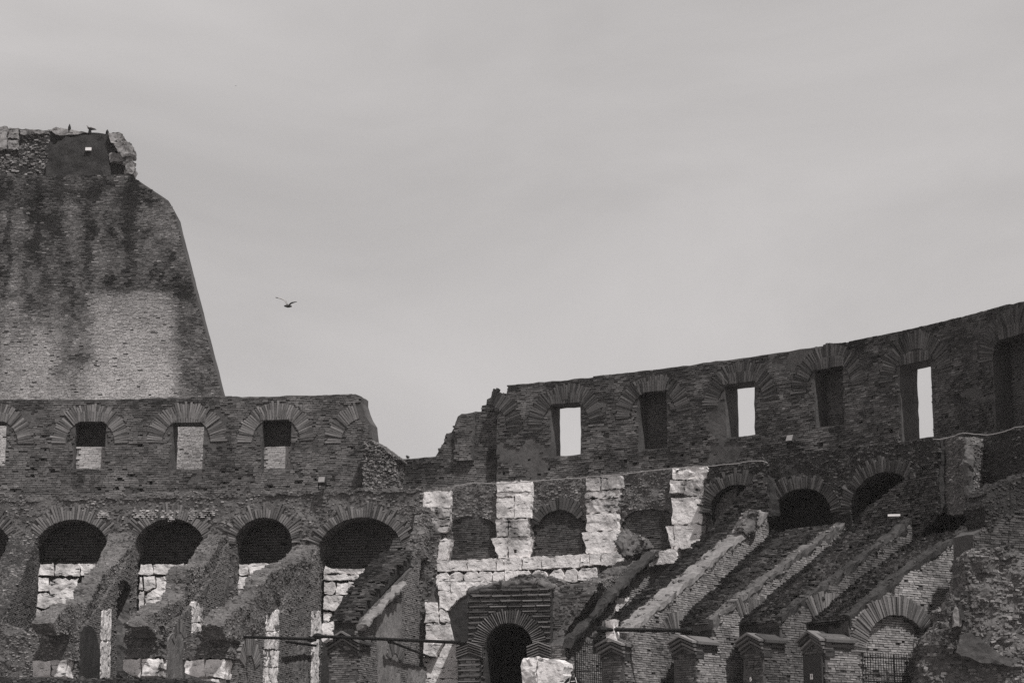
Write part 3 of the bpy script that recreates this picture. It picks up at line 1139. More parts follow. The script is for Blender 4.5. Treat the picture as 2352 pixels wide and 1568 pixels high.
# rough brick courses at the foot of the gallery wall (ledge)
led = sv(LW, [(-640, 1150), (0, 1138), (300, 1132), (500, 1128), (830, 1122), (905, 1120), (968, 1118), (968, 1128), (830, 1132), (500, 1140), (300, 1146), (0, 1152), (-640, 1160)])
lo_ = wall(la, 'ledge', LW, led, thick=1.3, grid=.2, relief=.14, rough=.09, mat='rubble', seed=65, e0=.04, jit=.06)
scatter(la, lo_, 90, (.03, .12), 'stone', 69, keep=facing, tone=lambda p: .22 + 1.3 * (fbm(p, .5, 3, 14) - .5) + RNG.uniform(-.2, .3, len(p)))

vb = thing('vault_backing', 'dark brick back wall inside the vaulted bays of the left arcade', 'vault', tuple(Ring(-1.6).w(-18, Z_LOW, 0)))
VBF = Ring(-1.6)
out5 = sv(VBF, [(-640, 1140), (1010, 1128), (1010, 1660), (-640, 1660)])
wall(vb, 'masonry', VBF, out5, thick=.6, grid=.6, relief=.06, rough=.02, mat='core_dark', seed=66)
bricks(vb, VBF, out5, mat='brick', seed=67, tone=lambda a, b: .55 + .4 * (fbm2(a, b, .5, 3, 4) - .5) + RNG.uniform(-.15, .15, len(a)), course=.16, bh=.12)

# low travertine walls standing in the arches
TV = Ring(.35)
tv = thing('travertine_infill', 'low wall of cracked travertine blocks standing inside the left arches', 'masonry', tuple(TV.w(-18, Z_LOW, 0)))
wall(tv, 'backing', TV, sv(TV, [(-640, 1300), (1000, 1300), (1000, 1660), (-640, 1660)]), thick=.5, grid=.6, mat='core_dark', seed=68, e0=-.25)
TB = [
    [(86, 1321), (88, 1295), (124, 1294), (124, 1321)], [(126, 1321), (126, 1295), (184, 1294), (184, 1322)], [(186, 1321), (186, 1294), (230, 1294), (230, 1321)],
    [(84, 1358), (86, 1325), (110, 1326), (112, 1345), (111, 1356)], [(118, 1376), (113, 1352), (116, 1334), (130, 1327), (150, 1327), (158, 1332), (180, 1327), (178, 1360), (160, 1398), (140, 1398), (126, 1388)],
    [(82, 1392), (84, 1363), (112, 1362), (122, 1378), (130, 1386), (104, 1398)], [(82, 1430), (82, 1395), (94, 1400), (95, 1420), (90, 1430)], [(80, 1480), (80, 1440), (92, 1445), (92, 1480)],
    [(20, 1425), (22, 1395), (33, 1395), (33, 1425)], [(5, 1560), (5, 1524), (26, 1526), (26, 1560)], [(-20, 1400), (-20, 1300), (20, 1300), (20, 1400)],
    [(320, 1319), (322, 1296), (350, 1296), (353, 1319)], [(355, 1319), (352, 1296), (424, 1294), (424, 1320)], [(426, 1320), (426, 1294), (470, 1294), (470, 1320)],
    [(320, 1354), (322, 1324), (328, 1324), (329, 1354)], [(331, 1358), (331, 1324), (357, 1322), (357, 1350)], [(360, 1352), (359, 1324), (392, 1322), (392, 1352)],
    [(318, 1400), (320, 1358), (330, 1358), (332, 1398)], [(334, 1398), (332, 1370), (340, 1362), (358, 1352), (392, 1355), (385, 1372), (362, 1392)],
    [(547, 1320), (550, 1295), (571, 1294), (571, 1320)], [(573, 1320), (572, 1294), (640, 1291), (640, 1318)], [(547, 1352), (549, 1323), (568, 1323), (570, 1340), (568, 1352)], [(546, 1390), (547, 1355), (568, 1355), (560, 1372), (553, 1385)],
    [(572, 1345), (571, 1324), (600, 1322), (600, 1345)], [(602, 1345), (602, 1320), (670, 1318), (670, 1345)], [(572, 1400), (570, 1348), (670, 1348), (670, 1400)],
    [(744, 1316), (746, 1298), (762, 1306), (862, 1305), (862, 1316)], [(744, 1332), (744, 1319), (838, 1319), (838, 1332)], [(744, 1364), (744, 1336), (768, 1336), (772, 1352), (764, 1364)],
    [(770, 1364), (775, 1338), (800, 1336), (798, 1364)], [(802, 1364), (802, 1336), (870, 1336), (870, 1364)], [(744, 1400), (744, 1367), (790, 1367), (780, 1390), (770, 1402)], [(792, 1400), (792, 1367), (870, 1367), (870, 1400)],
    [(742, 1440), (744, 1405), (764, 1408), (756, 1430)], [(700, 1440), (703, 1290), (722, 1290), (722, 1440)],
]
for i, b in enumerate(TB):
    block(tv, TV, b, e=.1, seed=400 + i, thick=.4)

# ================================================================== centre: travertine piers with brick-filled niches
CW = Ring(.75)


def zc(pts):
    return [(976.2 + x / 3.413, 1004.9 + y / 3.413) for x, y in pts]


ct = thing('travertine_pier_ruin', 'pale travertine piers with rubble heads and dark brick fillings beneath the gallery gap', 'ruin', tuple(CW.w(6, Z_LOW, 0)))
outc = sv(CW, [(960, 1640), (960, 1128), (1045, 1112), (1260, 1098), (1480, 1080), (1640, 1064), (1690, 1060), (1690, 1300), (1690, 1640)])
NI = [zc([(190, 962), (215, 800), (200, 690), (225, 640), (300, 612), (420, 608), (500, 640), (565, 690), (568, 780), (535, 800), (560, 955)]),
      zc([(825, 938), (852, 790), (828, 700), (870, 640), (960, 590), (1060, 562), (1170, 590), (1250, 650), (1275, 720), (1250, 745), (1275, 915)]),
      zc([(1500, 900), (1560, 740), (1525, 680), (1560, 620), (1640, 570), (1760, 560), (1880, 575), (1940, 600), (1945, 690), (1905, 700), (1955, 880)])]
nh = [sv(CW, q) for q in NI]
cm = wall(ct, 'masonry', CW, outc, [(q, .35) for q in nh], thick=1.6, grid=.26, relief=.22, rf=1.2, rough=.07, mat='rubble', seed=81)
scatter(ct, cm, 110, (.04, .15), 'stone', 82, keep=lambda nr, c: facing(nr, c) & (c[:, 2] > CW.at(1100, 1290)[1]) & (nr[:, 2] < .7))
for k, q in enumerate(nh):
    bricks(ct, CW, q, mat='brick', e0=-.22, seed=83 + k, prot=(.0, .03), missing=.01, name='niche_filling',
           tone=lambda a, b: .22 + .35 * (fbm2(a, b, .7, 3, 29, 1, .2) - .5) + RNG.uniform(-.12, .12, len(a)))
arch(ct, CW, CW.at(*zc([(1050, 760)])[0]), 1.38, 1.95, pi * .2, pi * .86, 18, e=.04, key='vous_dark', seed=9, jl=.15)
CB = [
    [(-24, 552), (-24, 424), (215, 420), (212, 550)], [(-18, 640), (-20, 557), (210, 554), (206, 638)], [(62, 745), (70, 642), (214, 640), (190, 740)], [(112, 960), (122, 800), (220, 795), (182, 960)], [(-24, 790), (-24, 645), (58, 645), (100, 740), (100, 790)],
    [(575, 427), (572, 350), (850, 343), (848, 425)], [(576, 470), (575, 430), (845, 428), (843, 460)], [(572, 635), (570, 475), (712, 472), (712, 633)], [(716, 634), (716, 462), (846, 455), (842, 634)],
    [(571, 780), (568, 640), (660, 640), (661, 778)], [(666, 778), (664, 640), (824, 638), (822, 774)], [(590, 950), (533, 786), (660, 783), (660, 945)], [(664, 942), (664, 782), (856, 772), (820, 938)],
    [(1280, 420), (1278, 320), (1390, 312), (1391, 420)], [(1395, 414), (1394, 304), (1556, 298), (1558, 400)], [(1268, 480), (1270, 428), (1400, 424), (1540, 412), (1530, 468)], [(1272, 596), (1270, 486), (1530, 472), (1526, 584)],
    [(1277, 737), (1276, 602), (1520, 588), (1526, 728)], [(1285, 915), (1245, 744), (1565, 731), (1495, 905)],
    [(1955, 330), (1954, 245), (2226, 222), (2224, 320)], [(1937, 440), (1935, 338), (2044, 334), (2044, 436)], [(2047, 462), (2047, 334), (2205, 325), (2200, 458)], [(1951, 684), (1950, 474), (2202, 462), (2192, 680)],
    [(1950, 875), (1905, 696), (1965, 690), (1968, 872)], [(1971, 872), (1970, 690), (2195, 682), (2180, 870)],
    [(110, 1050), (110, 966), (345, 962), (347, 1048)], [(350, 1048), (350, 960), (575, 952), (576, 1046)], [(579, 1046), (579, 952), (634, 950), (636, 1045)], [(640, 1045), (638, 946), (778, 942), (778, 1040)], [(781, 1040), (781, 941), (935, 934), (935, 1032)],
    [(938, 1030), (938, 932), (1240, 918), (1240, 1018)], [(1243, 1012), (1242, 917), (1305, 914), (1306, 1010)], [(1309, 1008), (1308, 912), (1400, 906), (1400, 1004)], [(1403, 1004), (1403, 906), (1800, 890), (1800, 1000)], [(1803, 1000), (1802, 888), (2000, 876), (2000, 990)],
    [(106, 1185), (106, 1085), (140, 1064), (188, 1062), (205, 1080), (206, 1185)], [(210, 1185), (210, 1085), (240, 1060), (300, 1060), (322, 1080), (322, 1185)], [(326, 1180), (326, 1080), (350, 1058), (415, 1056), (430, 1070), (450, 1056), (530, 1054), (546, 1072), (546, 1176)],
    [(550, 1175), (550, 1070), (570, 1052), (634, 1050), (640, 1060), (640, 1172)], [(644, 1140), (644, 1050), (835, 1044), (846, 1068), (846, 1140)], [(862, 1130), (862, 1070), (892, 1038), (925, 1036), (930, 1130)],
    [(935, 1130), (935, 1040), (965, 1050), (985, 1080), (985, 1130)], [(1000, 1130), (1000, 1080), (1030, 1040), (1080, 1032), (1108, 1062), (1110, 1130)], [(1115, 1135), (1115, 1064), (1140, 1034), (1195, 1030), (1216, 1050), (1216, 1132)], [(1220, 1125), (1220, 1050), (1250, 1028), (1370, 1020), (1370, 1120)],
]
rough_i = {1, 6, 16, 20, 21, 19, 4, 15}
for i, b in enumerate(CB):
    hl = [zc([(705, 908), (733, 908), (733, 876), (705, 876)])] if i == 12 else ()
    block(ct, CW, zc(b), e=.3 if i < 25 else .42, seed=440 + i, mat='trav_rough' if i in rough_i else 'trav', rough=.06 if i in rough_i else .025, relief=.14 if i in rough_i else .05, thick=.6, holes=hl)


def zd(pts):
    return [(946.3 + x / 4, 1176 + y / 4) for x, y in pts]


lt = thing('travertine_pier', 'stained travertine pier with beam sockets beside the dark brick portal', 'pier', tuple(Ring(2.2).w(.5, Z_LOW, 0)))
LT = Ring(1.6)
LB = [[(246, 715), (246, 640), (362, 640), (364, 716)], [(372, 800), (366, 640), (500, 640), (505, 760), (440, 810)], [(505, 720), (504, 640), (760, 640), (760, 680)], [(262, 880), (246, 722), (362, 720), (424, 812), (345, 905), (300, 890)],
      [(132, 1012), (132, 830), (240, 828), (262, 1012)], [(266, 1012), (262, 890), (300, 898), (340, 915), (345, 1014)], [(136, 1196), (134, 1022), (196, 1022), (206, 1040), (220, 1022), (270, 1022), (286, 1040), (330, 1022), (350, 1022), (380, 1120), (400, 1196)],
      [(138, 1330), (136, 1200), (222, 1200), (232, 1215), (246, 1200), (310, 1200), (250, 1330)], [(142, 1526), (140, 1336), (210, 1334), (218, 1352), (232, 1334), (430, 1334), (444, 1526)], [(140, 1650), (142, 1532), (190, 1530), (200, 1546), (214, 1530), (280, 1530), (298, 1546), (318, 1530), (446, 1530), (446, 1650)],
      [(120, 1420), (118, 1340), (136, 1340), (138, 1420)], [(255, 1330), (315, 1200), (420, 1200), (430, 1330)]]
for i, b in enumerate(LB):
    block(lt, LT, zd(b), e=.25 if i != 7 else .6, seed=500 + i, thick=.9, rough=.035)
wall(lt, 'backing', LT, sv(LT, zd([(130, 1660), (130, 840), (250, 630), (760, 630), (760, 1660)])), thick=.7, grid=.5, mat='rubble', seed=515)
# broken vault shell beside the portal
vs = thing('vault_fragment', 'curved dark vault fragment hanging beside the left edge of the portal', 'vault', tuple(Ring(4).w(.5, 9, 0)))
VF = Ring(4.0)
wall(vs, 'vault_shell', VF, sv(VF, zd([(395, 1180), (360, 1050), (345, 960), (352, 910), (400, 850), (450, 815), (530, 770), (620, 760), (620, 1180), (470, 1180), (470, 1020), (490, 930), (512, 900), (512, 1180)][:9])), thick=2.0, grid=.3, mat='core_dark', seed=516, relief=.05)

# ================================================================== lower arcade, right
RW = Ring(1.25)
ra = thing('arcade_ruin', 'dark rubble arcade with black round arches under the right gallery', 'arcade', tuple(RW.w(24, Z_LOW, 0)))
out6 = sv(RW, [(1626, 1640), (1626, 1066), (1640, 1063), (1750, 1049), (1900, 1032), (2050, 1016), (2135, 1006), (2180, 1001), (2230, 998), (2352, 980), (2700, 935), (2700, 1640)])
AR = [arch_poly(RW, 1690, 1172, 1618 + 12, 1752, 1112, 1645), arch_poly(RW, 1841, 1185, 1770, 1912, 1121, 1645), arch_poly(RW, 2030, 1170, 1952, 2110, 1083, 1645)]
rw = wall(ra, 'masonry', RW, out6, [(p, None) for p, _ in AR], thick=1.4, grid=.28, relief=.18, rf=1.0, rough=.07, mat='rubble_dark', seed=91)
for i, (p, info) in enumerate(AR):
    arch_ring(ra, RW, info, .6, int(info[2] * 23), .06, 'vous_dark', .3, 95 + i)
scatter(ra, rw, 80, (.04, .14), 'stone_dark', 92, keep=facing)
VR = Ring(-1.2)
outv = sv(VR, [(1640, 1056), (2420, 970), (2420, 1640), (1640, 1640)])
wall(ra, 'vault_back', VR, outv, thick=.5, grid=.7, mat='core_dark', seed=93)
bt = Ring(2.2)
bo = sv(bt, [(2148, 1180), (2148, 1010), (2162, 1003), (2216, 1004), (2220, 1020), (2214, 1180)])
bb = wall(ra, 'buttress', bt, bo, thick=1.2, grid=.25, relief=.1, rough=.06, mat='rubble', seed=97)
scatter(ra, bb, 110, (.05, .15), 'stone', 98, keep=facing)
for i, q in enumerate([(2222, 1085, .22), (2226, 1100, .28), (2229, 1116, .25), (2228, 1130, .3), (2220, 1072, .2)]):
    pass
lump(ra, 'broken_edge', [tuple(bt.w(*bt.at(2222, 1030), .1)), tuple(bt.w(*bt.at(2228, 1075), .2)), tuple(bt.w(*bt.at(2224, 1130), .1))], [.2, .3, .22], 'rubble', 99, .14, step=.15)

# ================================================================== radial walls
FAN = []


def radial(label, s0, eR, prof, w, mat='core', bmat='brick', seed=0, holes=(), group=None, tone=None, missing=.04, name='radial_wall', nose=None, zb=Z_LOW, thing_name=None, cat='buttress', rough=.03, skin=True):
    """wall running inwards from the ring: prof = surveyed top edge on its right side, from ring to nose"""
    fr = Radial(s0, eR)
    top = sv(fr, prof)
    d0, dn = top[0][0], top[-1][0]
    poly = [(d0, zb), (dn, zb)] + top[::-1]
    x = fr.w(dn, zb, -w / 2)
    root = thing(thing_name or 'radial_buttress', label, cat, tuple(x), group)
    hl = [(sv(fr, h) if not isinstance(h[0][0], str) else h, dp) for h, dp in holes]
    mo_ = wall(root, 'masonry', fr, poly, hl, w, .28 if rough > .05 else .35, .04, .8, rough, 2.0, .025, mat, seed)
    if rough > .05:
        scatter(root, mo_, 110, (.04, .15), 'stone', seed + 5, keep=lambda nr, c: nr[:, 2] > .25)
    if skin:
        bricks(root, fr, poly, hl, bmat, seed=seed + 1, tone=tone, missing=missing)
        nf = Nose(s0, dn)
        npoly = [(eR - w, zb), (eR, zb), (eR, top[-1][1]), (eR - w, top[-1][1])]
        bricks(root, nf, npoly, (), bmat, seed=seed + 2, tone=tone, missing=missing)
    return root, fr, poly, top


def fan_slab(root, s0, prof, wl0, wl1, eR, seed, bare=.05, mat='rubble_dark', smat='brick_dark', th=.7, dens=120):
    """sloping vault back on top of a radial wall: eroded brick in level courses"""
    fr = Radial(s0, eR)
    x, y, h = ringpt(s0)
    top = sv(Radial(s0, .7), prof)
    n = 60
    tt = np.linspace(0, 1, n)
    d = np.interp(tt, np.linspace(0, 1, len(top)), [p[0] for p in top])
    z = np.interp(tt, np.linspace(0, 1, len(top)), [p[1] for p in top])
    m = 14
    V = []
    for lay in (0, 1):
        for i in range(n):
            wl = wl0 + (wl1 - wl0) * tt[i]
            for j in range(m):
                e = -wl * j / (m - 1)
                V.append(fr.w(d[i], z[i] - th * lay, e))
    V = np.array(V)
    up = V[:n * m]
    up[:, 2] += .18 * (fbm(up, .9, 3, seed) - .5) * 2
    V[:n * m] = up
    F1 = [(i * m + j, i * m + j + 1, (i + 1) * m + j + 1, (i + 1) * m + j) for i in range(n - 1) for j in range(m - 1)]
    o2 = n * m
    Fa = list(F1)
    Fa += [tuple(o2 + q for q in f[::-1]) for f in F1]
    rim = [i * m for i in range(n)]
    Fa += [(rim[i], rim[i + 1], rim[i + 1] + o2, rim[i] + o2) for i in range(n - 1)]
    rim = [i * m + m - 1 for i in range(n)]
    Fa += [(rim[i + 1], rim[i], rim[i] + o2, rim[i + 1] + o2) for i in range(n - 1)]
    rim = [(n - 1) * m + j for j in range(m)]
    Fa += [(rim[i], rim[i + 1], rim[i + 1] + o2, rim[i] + o2) for i in range(m - 1)]
    o = put('vault_back', V, Fa, mat, root)
    WALL_TRIS[o.name] = (V[:n * m], F1)
    rs = np.random.default_rng(seed)
    # stepped courses of worn brick, level along the ring, each brick a little in or out
    order = np.argsort(z)
    ck = np.arange(z.min() - .1, z.max() + .05, .1)
    D0, E0, L0, Z0, G0 = [], [], [], [], []
    for zk in ck:
        dk = float(np.interp(zk, z[order], d[order]))
        tk = float(np.interp(zk, z[order], tt[order]))
        wl = wl0 + (wl1 - wl0) * tk
        e = -wl + rs.uniform(-.1, .05)
        while e < -bare:
            ln = rs.uniform(.14, .34)
            if rs.random() > .14:
                D0.append(dk)
                E0.append(e)
                L0.append(ln)
                Z0.append(zk)
                G0.append(e + wl)
            e += ln + .015
    D0, E0, L0, Z0, G0 = (np.array(q) for q in (D0, E0, L0, Z0, G0))
    nb = len(D0)
    er = fbm2(D0, E0, .8, 3, seed + 3)
    out = rs.uniform(-.07, .07, nb) + .25 * (er - .5)
    hh = .072 * rs.uniform(.75, 1.2, nb)
    cor = []
    for sa, sb, se in ((0, 0, 0), (1, 0, 0), (1, 1, 0), (0, 1, 0), (0, 0, 1), (1, 0, 1), (1, 1, 1), (0, 1, 1)):
        cor.append(fr.w(D0 + out + (.10 if se else -.3) + rs.uniform(-.015, .015, nb), Z0 + (hh if sb else 0) + .02, E0 + (L0 if sa else 0)))
    W = np.stack(cor, 1).reshape(-1, 3)
    fq = (np.arange(nb)[:, None, None] * 8 + BOX_F[None]).reshape(-1, 4)
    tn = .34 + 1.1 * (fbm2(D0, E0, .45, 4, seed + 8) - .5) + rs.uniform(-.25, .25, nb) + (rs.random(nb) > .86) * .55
    tn = tn - .55 * (G0 < .62 + .3 * (er - .5))          # shadow band painted dark along the left edge
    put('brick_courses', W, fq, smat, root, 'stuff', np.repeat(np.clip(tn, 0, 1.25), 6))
    return o


def ledge_strip(root, s0, prof, eR, w, th, mat, seed, drop=.0, stones=None):
    """sloping ledge left where a vault sprang from the wall's side"""
    fr = Radial(s0, eR)
    top = sv(Radial(s0, .7), prof)
    n = 110
    tt = np.linspace(0, 1, n)
    d = np.interp(tt, np.linspace(0, 1, len(top)), [p[0] for p in top])
    z = np.interp(tt, np.linspace(0, 1, len(top)), [p[1] for p in top]) + drop
    V = []
    for (e, dz) in ((-.05, 0), (w * .5, 0.0), (w, -.05), (w * 1.02, -th * .5), (w * .85, -th), (-.05, -th)):
        V.append(fr.w(d, z + dz, e))
    k = len(V)
    V = np.stack(V, 1).reshape(-1, 3)
    V = V + .17 * (np.stack([fbm(V, 2.8, 3, seed + q) for q in range(3)], -1) - .5) * 2
    Fq = [(i * k + j, i * k + (j + 1) % k, (i + 1) * k + (j + 1) % k, (i + 1) * k + j) for i in range(n - 1) for j in range(k)]
    Fq += [tuple(range(k))[::-1], tuple((n - 1) * k + j for j in range(k))]
    o = put('springing_ledge', V, Fq, mat, root)
    WALL_TRIS[o.name] = (V, Fq)
    return o


def pier_cap(root, s0, dn, eL, eR, z0, side=1.7, seed=0, n=4, rise=.5):
    """gabled cap of tilted bricks over the nose, with a tile roof on the right"""
    nf = Nose(s0, dn)
    x, y, h = ringpt(s0)
    A, Nn = nf.axes(0)
    rs = random.Random(seed)
    mid = (eL + eR) / 2
    hw = (eR - eL) / 2 + .08
    for k in range(n):
        out = .10 + .10 * k
        b = z0 + k * .17
        for sgn in (-1, 1):
            # tilted slab from the middle (high) to the side (low)
            p0 = Vector(nf.w(mid, b + rise, out))
            p1 = Vector(nf.w(mid + sgn * (hw + .02 * k), b, out))
            ex = p1 - p0
            V, Fq = slab_box(p0 - Nn * .6, ex, Nn * .6, Vector((0, 0, .1)))
            put('cap_brick', V, Fq, 'cap_pale' if k % 2 else 'cap', root)
    # core of the gable
    V = [tuple(nf.w(a, b, e)) for e in (-.5, .03) for a, b in ((mid - hw, z0 - .15), (mid + hw, z0 - .15), (mid + hw, z0 + n * .16), (mid, z0 + n * .16 + rise * .9), (mid - hw, z0 + n * .16))]
    put('cap_core', V, [(0, 1, 2, 3, 4)[::-1], (5, 6, 7, 8, 9)] + [(i, (i + 1) % 5, 5 + (i + 1) % 5, 5 + i) for i in range(5)], 'core_dark', root)
    # side cornice and roof slab
    fr = Radial(s0, eR)
    zt = z0 + n * .16
    for k in range(3):
        V, Fq = slab_box(fr.w(dn - side, z0 + .12 + .16 * k, -.1), fr.w(dn + .02, 0, 0) - fr.w(dn - side, 0, 0), np.array(fr.w(0, 0, .16 + .05 * k)) - np.array(fr.w(0, 0, 0)), (0, 0, .09))
        put('cornice_course', V, Fq, 'cap', root)
    q = [fr.w(dn - side, zt + .25, -.4), fr.w(dn + .1, zt + .25, -.4), fr.w(dn + .1, zt - .05, .26), fr.w(dn - side, zt - .05, .26)]
    V = np.array(q + [p - np.array([0, 0, .12]) for p in q])
    put('roof_slab', V, [(0, 3, 2, 1), (4, 5, 6, 7), (0, 1, 5, 4), (1, 2, 6, 5), (2, 3, 7, 6), (3, 0, 4, 7)], 'cap', root)




def tone_side(base, seed, sw=.3):
    return lambda a, b: base + .6 * (fbm2(a, b, .5, 4, seed) - .5) + sw * (fbm2(a, b, .8, 3, seed + 1, 1, .15) - .5) + .4 * (fbm2(a, b, 1.6, 3, seed + 2) - .5) + RNG.uniform(-.22, .22, len(a))


# ---- left: ruined walls, rubble on top
lc = 'ruined radial walls below the left arches'
S_L0, S_L1, S_L2, S_L3, S_L4 = -28.0, -22.19, -16.81, -11.52, -4.87
rl0, f0, p0, t0 = radial('ruined radial wall with dark rubble crest at the first arch pier', S_L0, .7, [(92, 1214), (66, 1280), (38, 1350), (14, 1415), (-8, 1450)], 1.5, 'rubble_dark', 'brick', 110, group=lc, rough=.09, tone=tone_side(.42, 5))
rl1, f1, p1, t1 = radial('ruined radial wall with a narrow dark arched doorway and rubble crest', S_L1, .7, [(312, 1225), (284, 1300), (244, 1365), (200, 1430), (178, 1452)], 1.5, 'rubble', 'brick', 120, group=lc, rough=.09, tone=tone_side(.68, 6),
                        holes=[([(268, 1600), (268, 1380), (270, 1352), (276, 1338), (284, 1333), (293, 1340), (299, 1356), (300, 1375), (292, 1480), (292, 1600)], 1.0)])
rl2, f2, p2, t2 = radial('ruined radial wall with smooth rendered lower pier and hanging rubble lump', S_L2, .7, [(532, 1225), (502, 1300), (466, 1355), (430, 1400), (380, 1440)], 1.5, 'rubble', 'brick', 130, group=lc, rough=.09, tone=tone_side(.7, 7))
rl3, f3, p3, t3 = radial('ruined radial wall with broad pale rubble slope and fan of bricks below', S_L3, .7, [(734, 1245), (702, 1325), (654, 1400), (600, 1455), (548, 1500)], 1.5, 'rubble', 'brick', 140, group=lc, rough=.09, tone=tone_side(.7, 8))


def crest(root, s0, pts, w, mat, smat, seed, e=.75, dens=110, size=(.035, .13)):
    """broken vault mass on top of a radial wall: angular slab with torn edges and stones"""
    fr = Radial(s0, e)
    o = wall(root, 'rubble_crest', fr, sv(Radial(s0, e - .75 * w), pts), (), w, .2, .3, .9, .11, 1.7, .09, mat, seed)
    scatter(root, o, dens, size, smat, seed + 1, keep=facing, tone=lambda p: .40 + 1.0 * (fbm(p, .6, 4, seed) - .5) + RNG.uniform(-.14, .14, len(p)) + (RNG.random(len(p)) > .97) * .4)
    return o


C0 = [(95, 1170), (70, 1200), (50, 1245), (25, 1300), (5, 1360), (-30, 1420), (-40, 1470), (-5, 1450), (20, 1390), (45, 1330), (75, 1265), (100, 1210)]
C1 = [(308, 1178), (285, 1225), (264, 1262), (234, 1296), (207, 1322), (190, 1345), (180, 1372), (162, 1388), (128, 1390), (104, 1405), (88, 1428), (92, 1448), (130, 1458), (165, 1456), (188, 1436), (222, 1392), (250, 1358), (266, 1332), (288, 1290), (312, 1240)]
C2 = [(526, 1183), (500, 1222), (472, 1245), (454, 1283), (440, 1298), (406, 1302), (396, 1318), (390, 1358), (374, 1382), (337, 1396), (314, 1412), (310, 1438), (326, 1462), (350, 1466), (372, 1448), (400, 1412), (440, 1364), (470, 1325), (500, 1290), (530, 1240)]
C3 = [(737, 1198), (706, 1240), (690, 1262), (655, 1288), (612, 1303), (582, 1322), (567, 1360), (531, 1388), (492, 1406), (474, 1436), (484, 1468), (515, 1476), (548, 1466), (600, 1428), (640, 1395), (668, 1360), (700, 1320), (730, 1270)]
crest(rl0, S_L0, C0, 1.2, 'rubble_dark', 'stone_dark', 151)
crest(rl1, S_L1, C1, 1.15, 'rubble', 'stone', 152)
crest(rl2, S_L2, C2, 1.15, 'rubble', 'stone', 153)
crest(rl3, S_L3, C3, 1.3, 'rubble', 'stone', 154, .85)
# travertine and render patches on their sides and noses
for root, fr, bl in ((rl1, f1, [[(229, 1470), (232, 1402), (254, 1398), (252, 1470)], [(228, 1556), (229, 1473), (252, 1473), (250, 1556)]]),
                     (rl2, f2, [[(438, 1428), (440, 1382), (455, 1384), (465, 1396), (464, 1428)], [(437, 1462), (438, 1431), (463, 1431), (452, 1462)], [(436, 1520), (436, 1465), (452, 1465), (450, 1490), (444, 1520)], [(454, 1453), (454, 1444), (496, 1443), (496, 1453)], [(454, 1474), (454, 1464), (496, 1464), (496, 1474)]]),
                     (rl3, f3, [[(607, 1448), (612, 1410), (640, 1398), (640, 1448)], [(605, 1490), (606, 1451), (639, 1451), (638, 1490)], [(604, 1530), (604, 1493), (638, 1493), (637, 1530)], [(603, 1580), (604, 1533), (637, 1533), (636, 1580)],
                                 [(712, 1460), (714, 1402), (734, 1402), (736, 1460)], [(713, 1580), (714, 1463), (730, 1463), (728, 1580)], [(676, 1450), (678, 1442), (704, 1442), (704, 1480), (676, 1478)], [(672, 1580), (674, 1482), (706, 1484), (706, 1580)]])):
    for i, b in enumerate(bl):
        block(root, fr, b, e=.12, thick=.3, seed=540 + i + int(fr.o[0] * 7), mat='trav' if i < 6 else 'ledge')
wall(rl1, 'render_patch', f1, sv(f1, [(178, 1600), (182, 1450), (190, 1438), (205, 1436), (218, 1452), (226, 1490), (225, 1600)]), thick=.2, grid=.3, e0=.1, mat='ledge_dark', seed=561, relief=.03, rough=.02)
wall(rl2, 'render_patch', f2, sv(f2, [(381, 1600), (382, 1470), (390, 1454), (404, 1446), (420, 1450), (432, 1468), (436, 1600)]), thick=.2, grid=.3, e0=.1, mat='ledge', seed=562, relief=.03, rough=.02)
arch(rl2, f2, f2.at(408, 1500), 1.1, 1.7, pi * .12, pi * .9, 20, e=.1, seed=15)
arch(rl3, f3, f3.at(570, 1545), .9, 1.9, pi * .1, pi * .9, 26, e=.1, seed=16)
for root, s0, dn, bl in ((rl1, S_L1, t1[-1][0], [[(90, 1556), (90, 1520), (130, 1519), (131, 1556)], [(133, 1556), (132, 1519), (168, 1518), (167, 1556)]]), (rl2, S_L2, t2[-1][0], [[(300, 1540), (300, 1518), (340, 1516), (340, 1556), (322, 1556)], [(342, 1556), (342, 1516), (380, 1514), (379, 1556)]]),
                         (rl3, S_L3, t3[-1][0], [[(444, 1548), (440, 1530), (442, 1520), (488, 1518), (488, 1556), (470, 1558)], [(490, 1558), (490, 1518), (533, 1516), (532, 1560)], [(480, 1600), (480, 1562), (520, 1562), (528, 1600)]])):
    nf = Nose(s0, dn)
    for i, b in enumerate(bl):
        block(root, nf, b, e=1.3, thick=1.5, seed=570 + i + int(dn * 31), rough=.05)
# rubble toe in front of the noses
for k, (root, s0, dn, pl) in enumerate(((rl1, S_L1, t1[-1][0], [(86, 1518), (84, 1448), (120, 1440), (176, 1440), (178, 1516)]), (rl2, S_L2, t2[-1][0], [(302, 1514), (300, 1440), (340, 1425), (380, 1440), (381, 1512)]),
                                        (rl3, S_L3, t3[-1][0], [(440, 1516), (438, 1470), (470, 1452), (540, 1470), (542, 1514)]), (rl0, S_L0, t0[-1][0], [(-120, 1600), (-120, 1440), (-20, 1430), (60, 1450), (92, 1480), (90, 1600)]))):
    nf = Nose(s0, dn)
    o = wall(root, 'rubble_toe', nf, sv(nf, pl), (), 1.5, .2, .35, .9, .12, 1.7, .08, 'rubble', 590 + k, 1.3)
    scatter(root, o, 110, (.03, .13), 'stone', 595 + k, keep=facing)

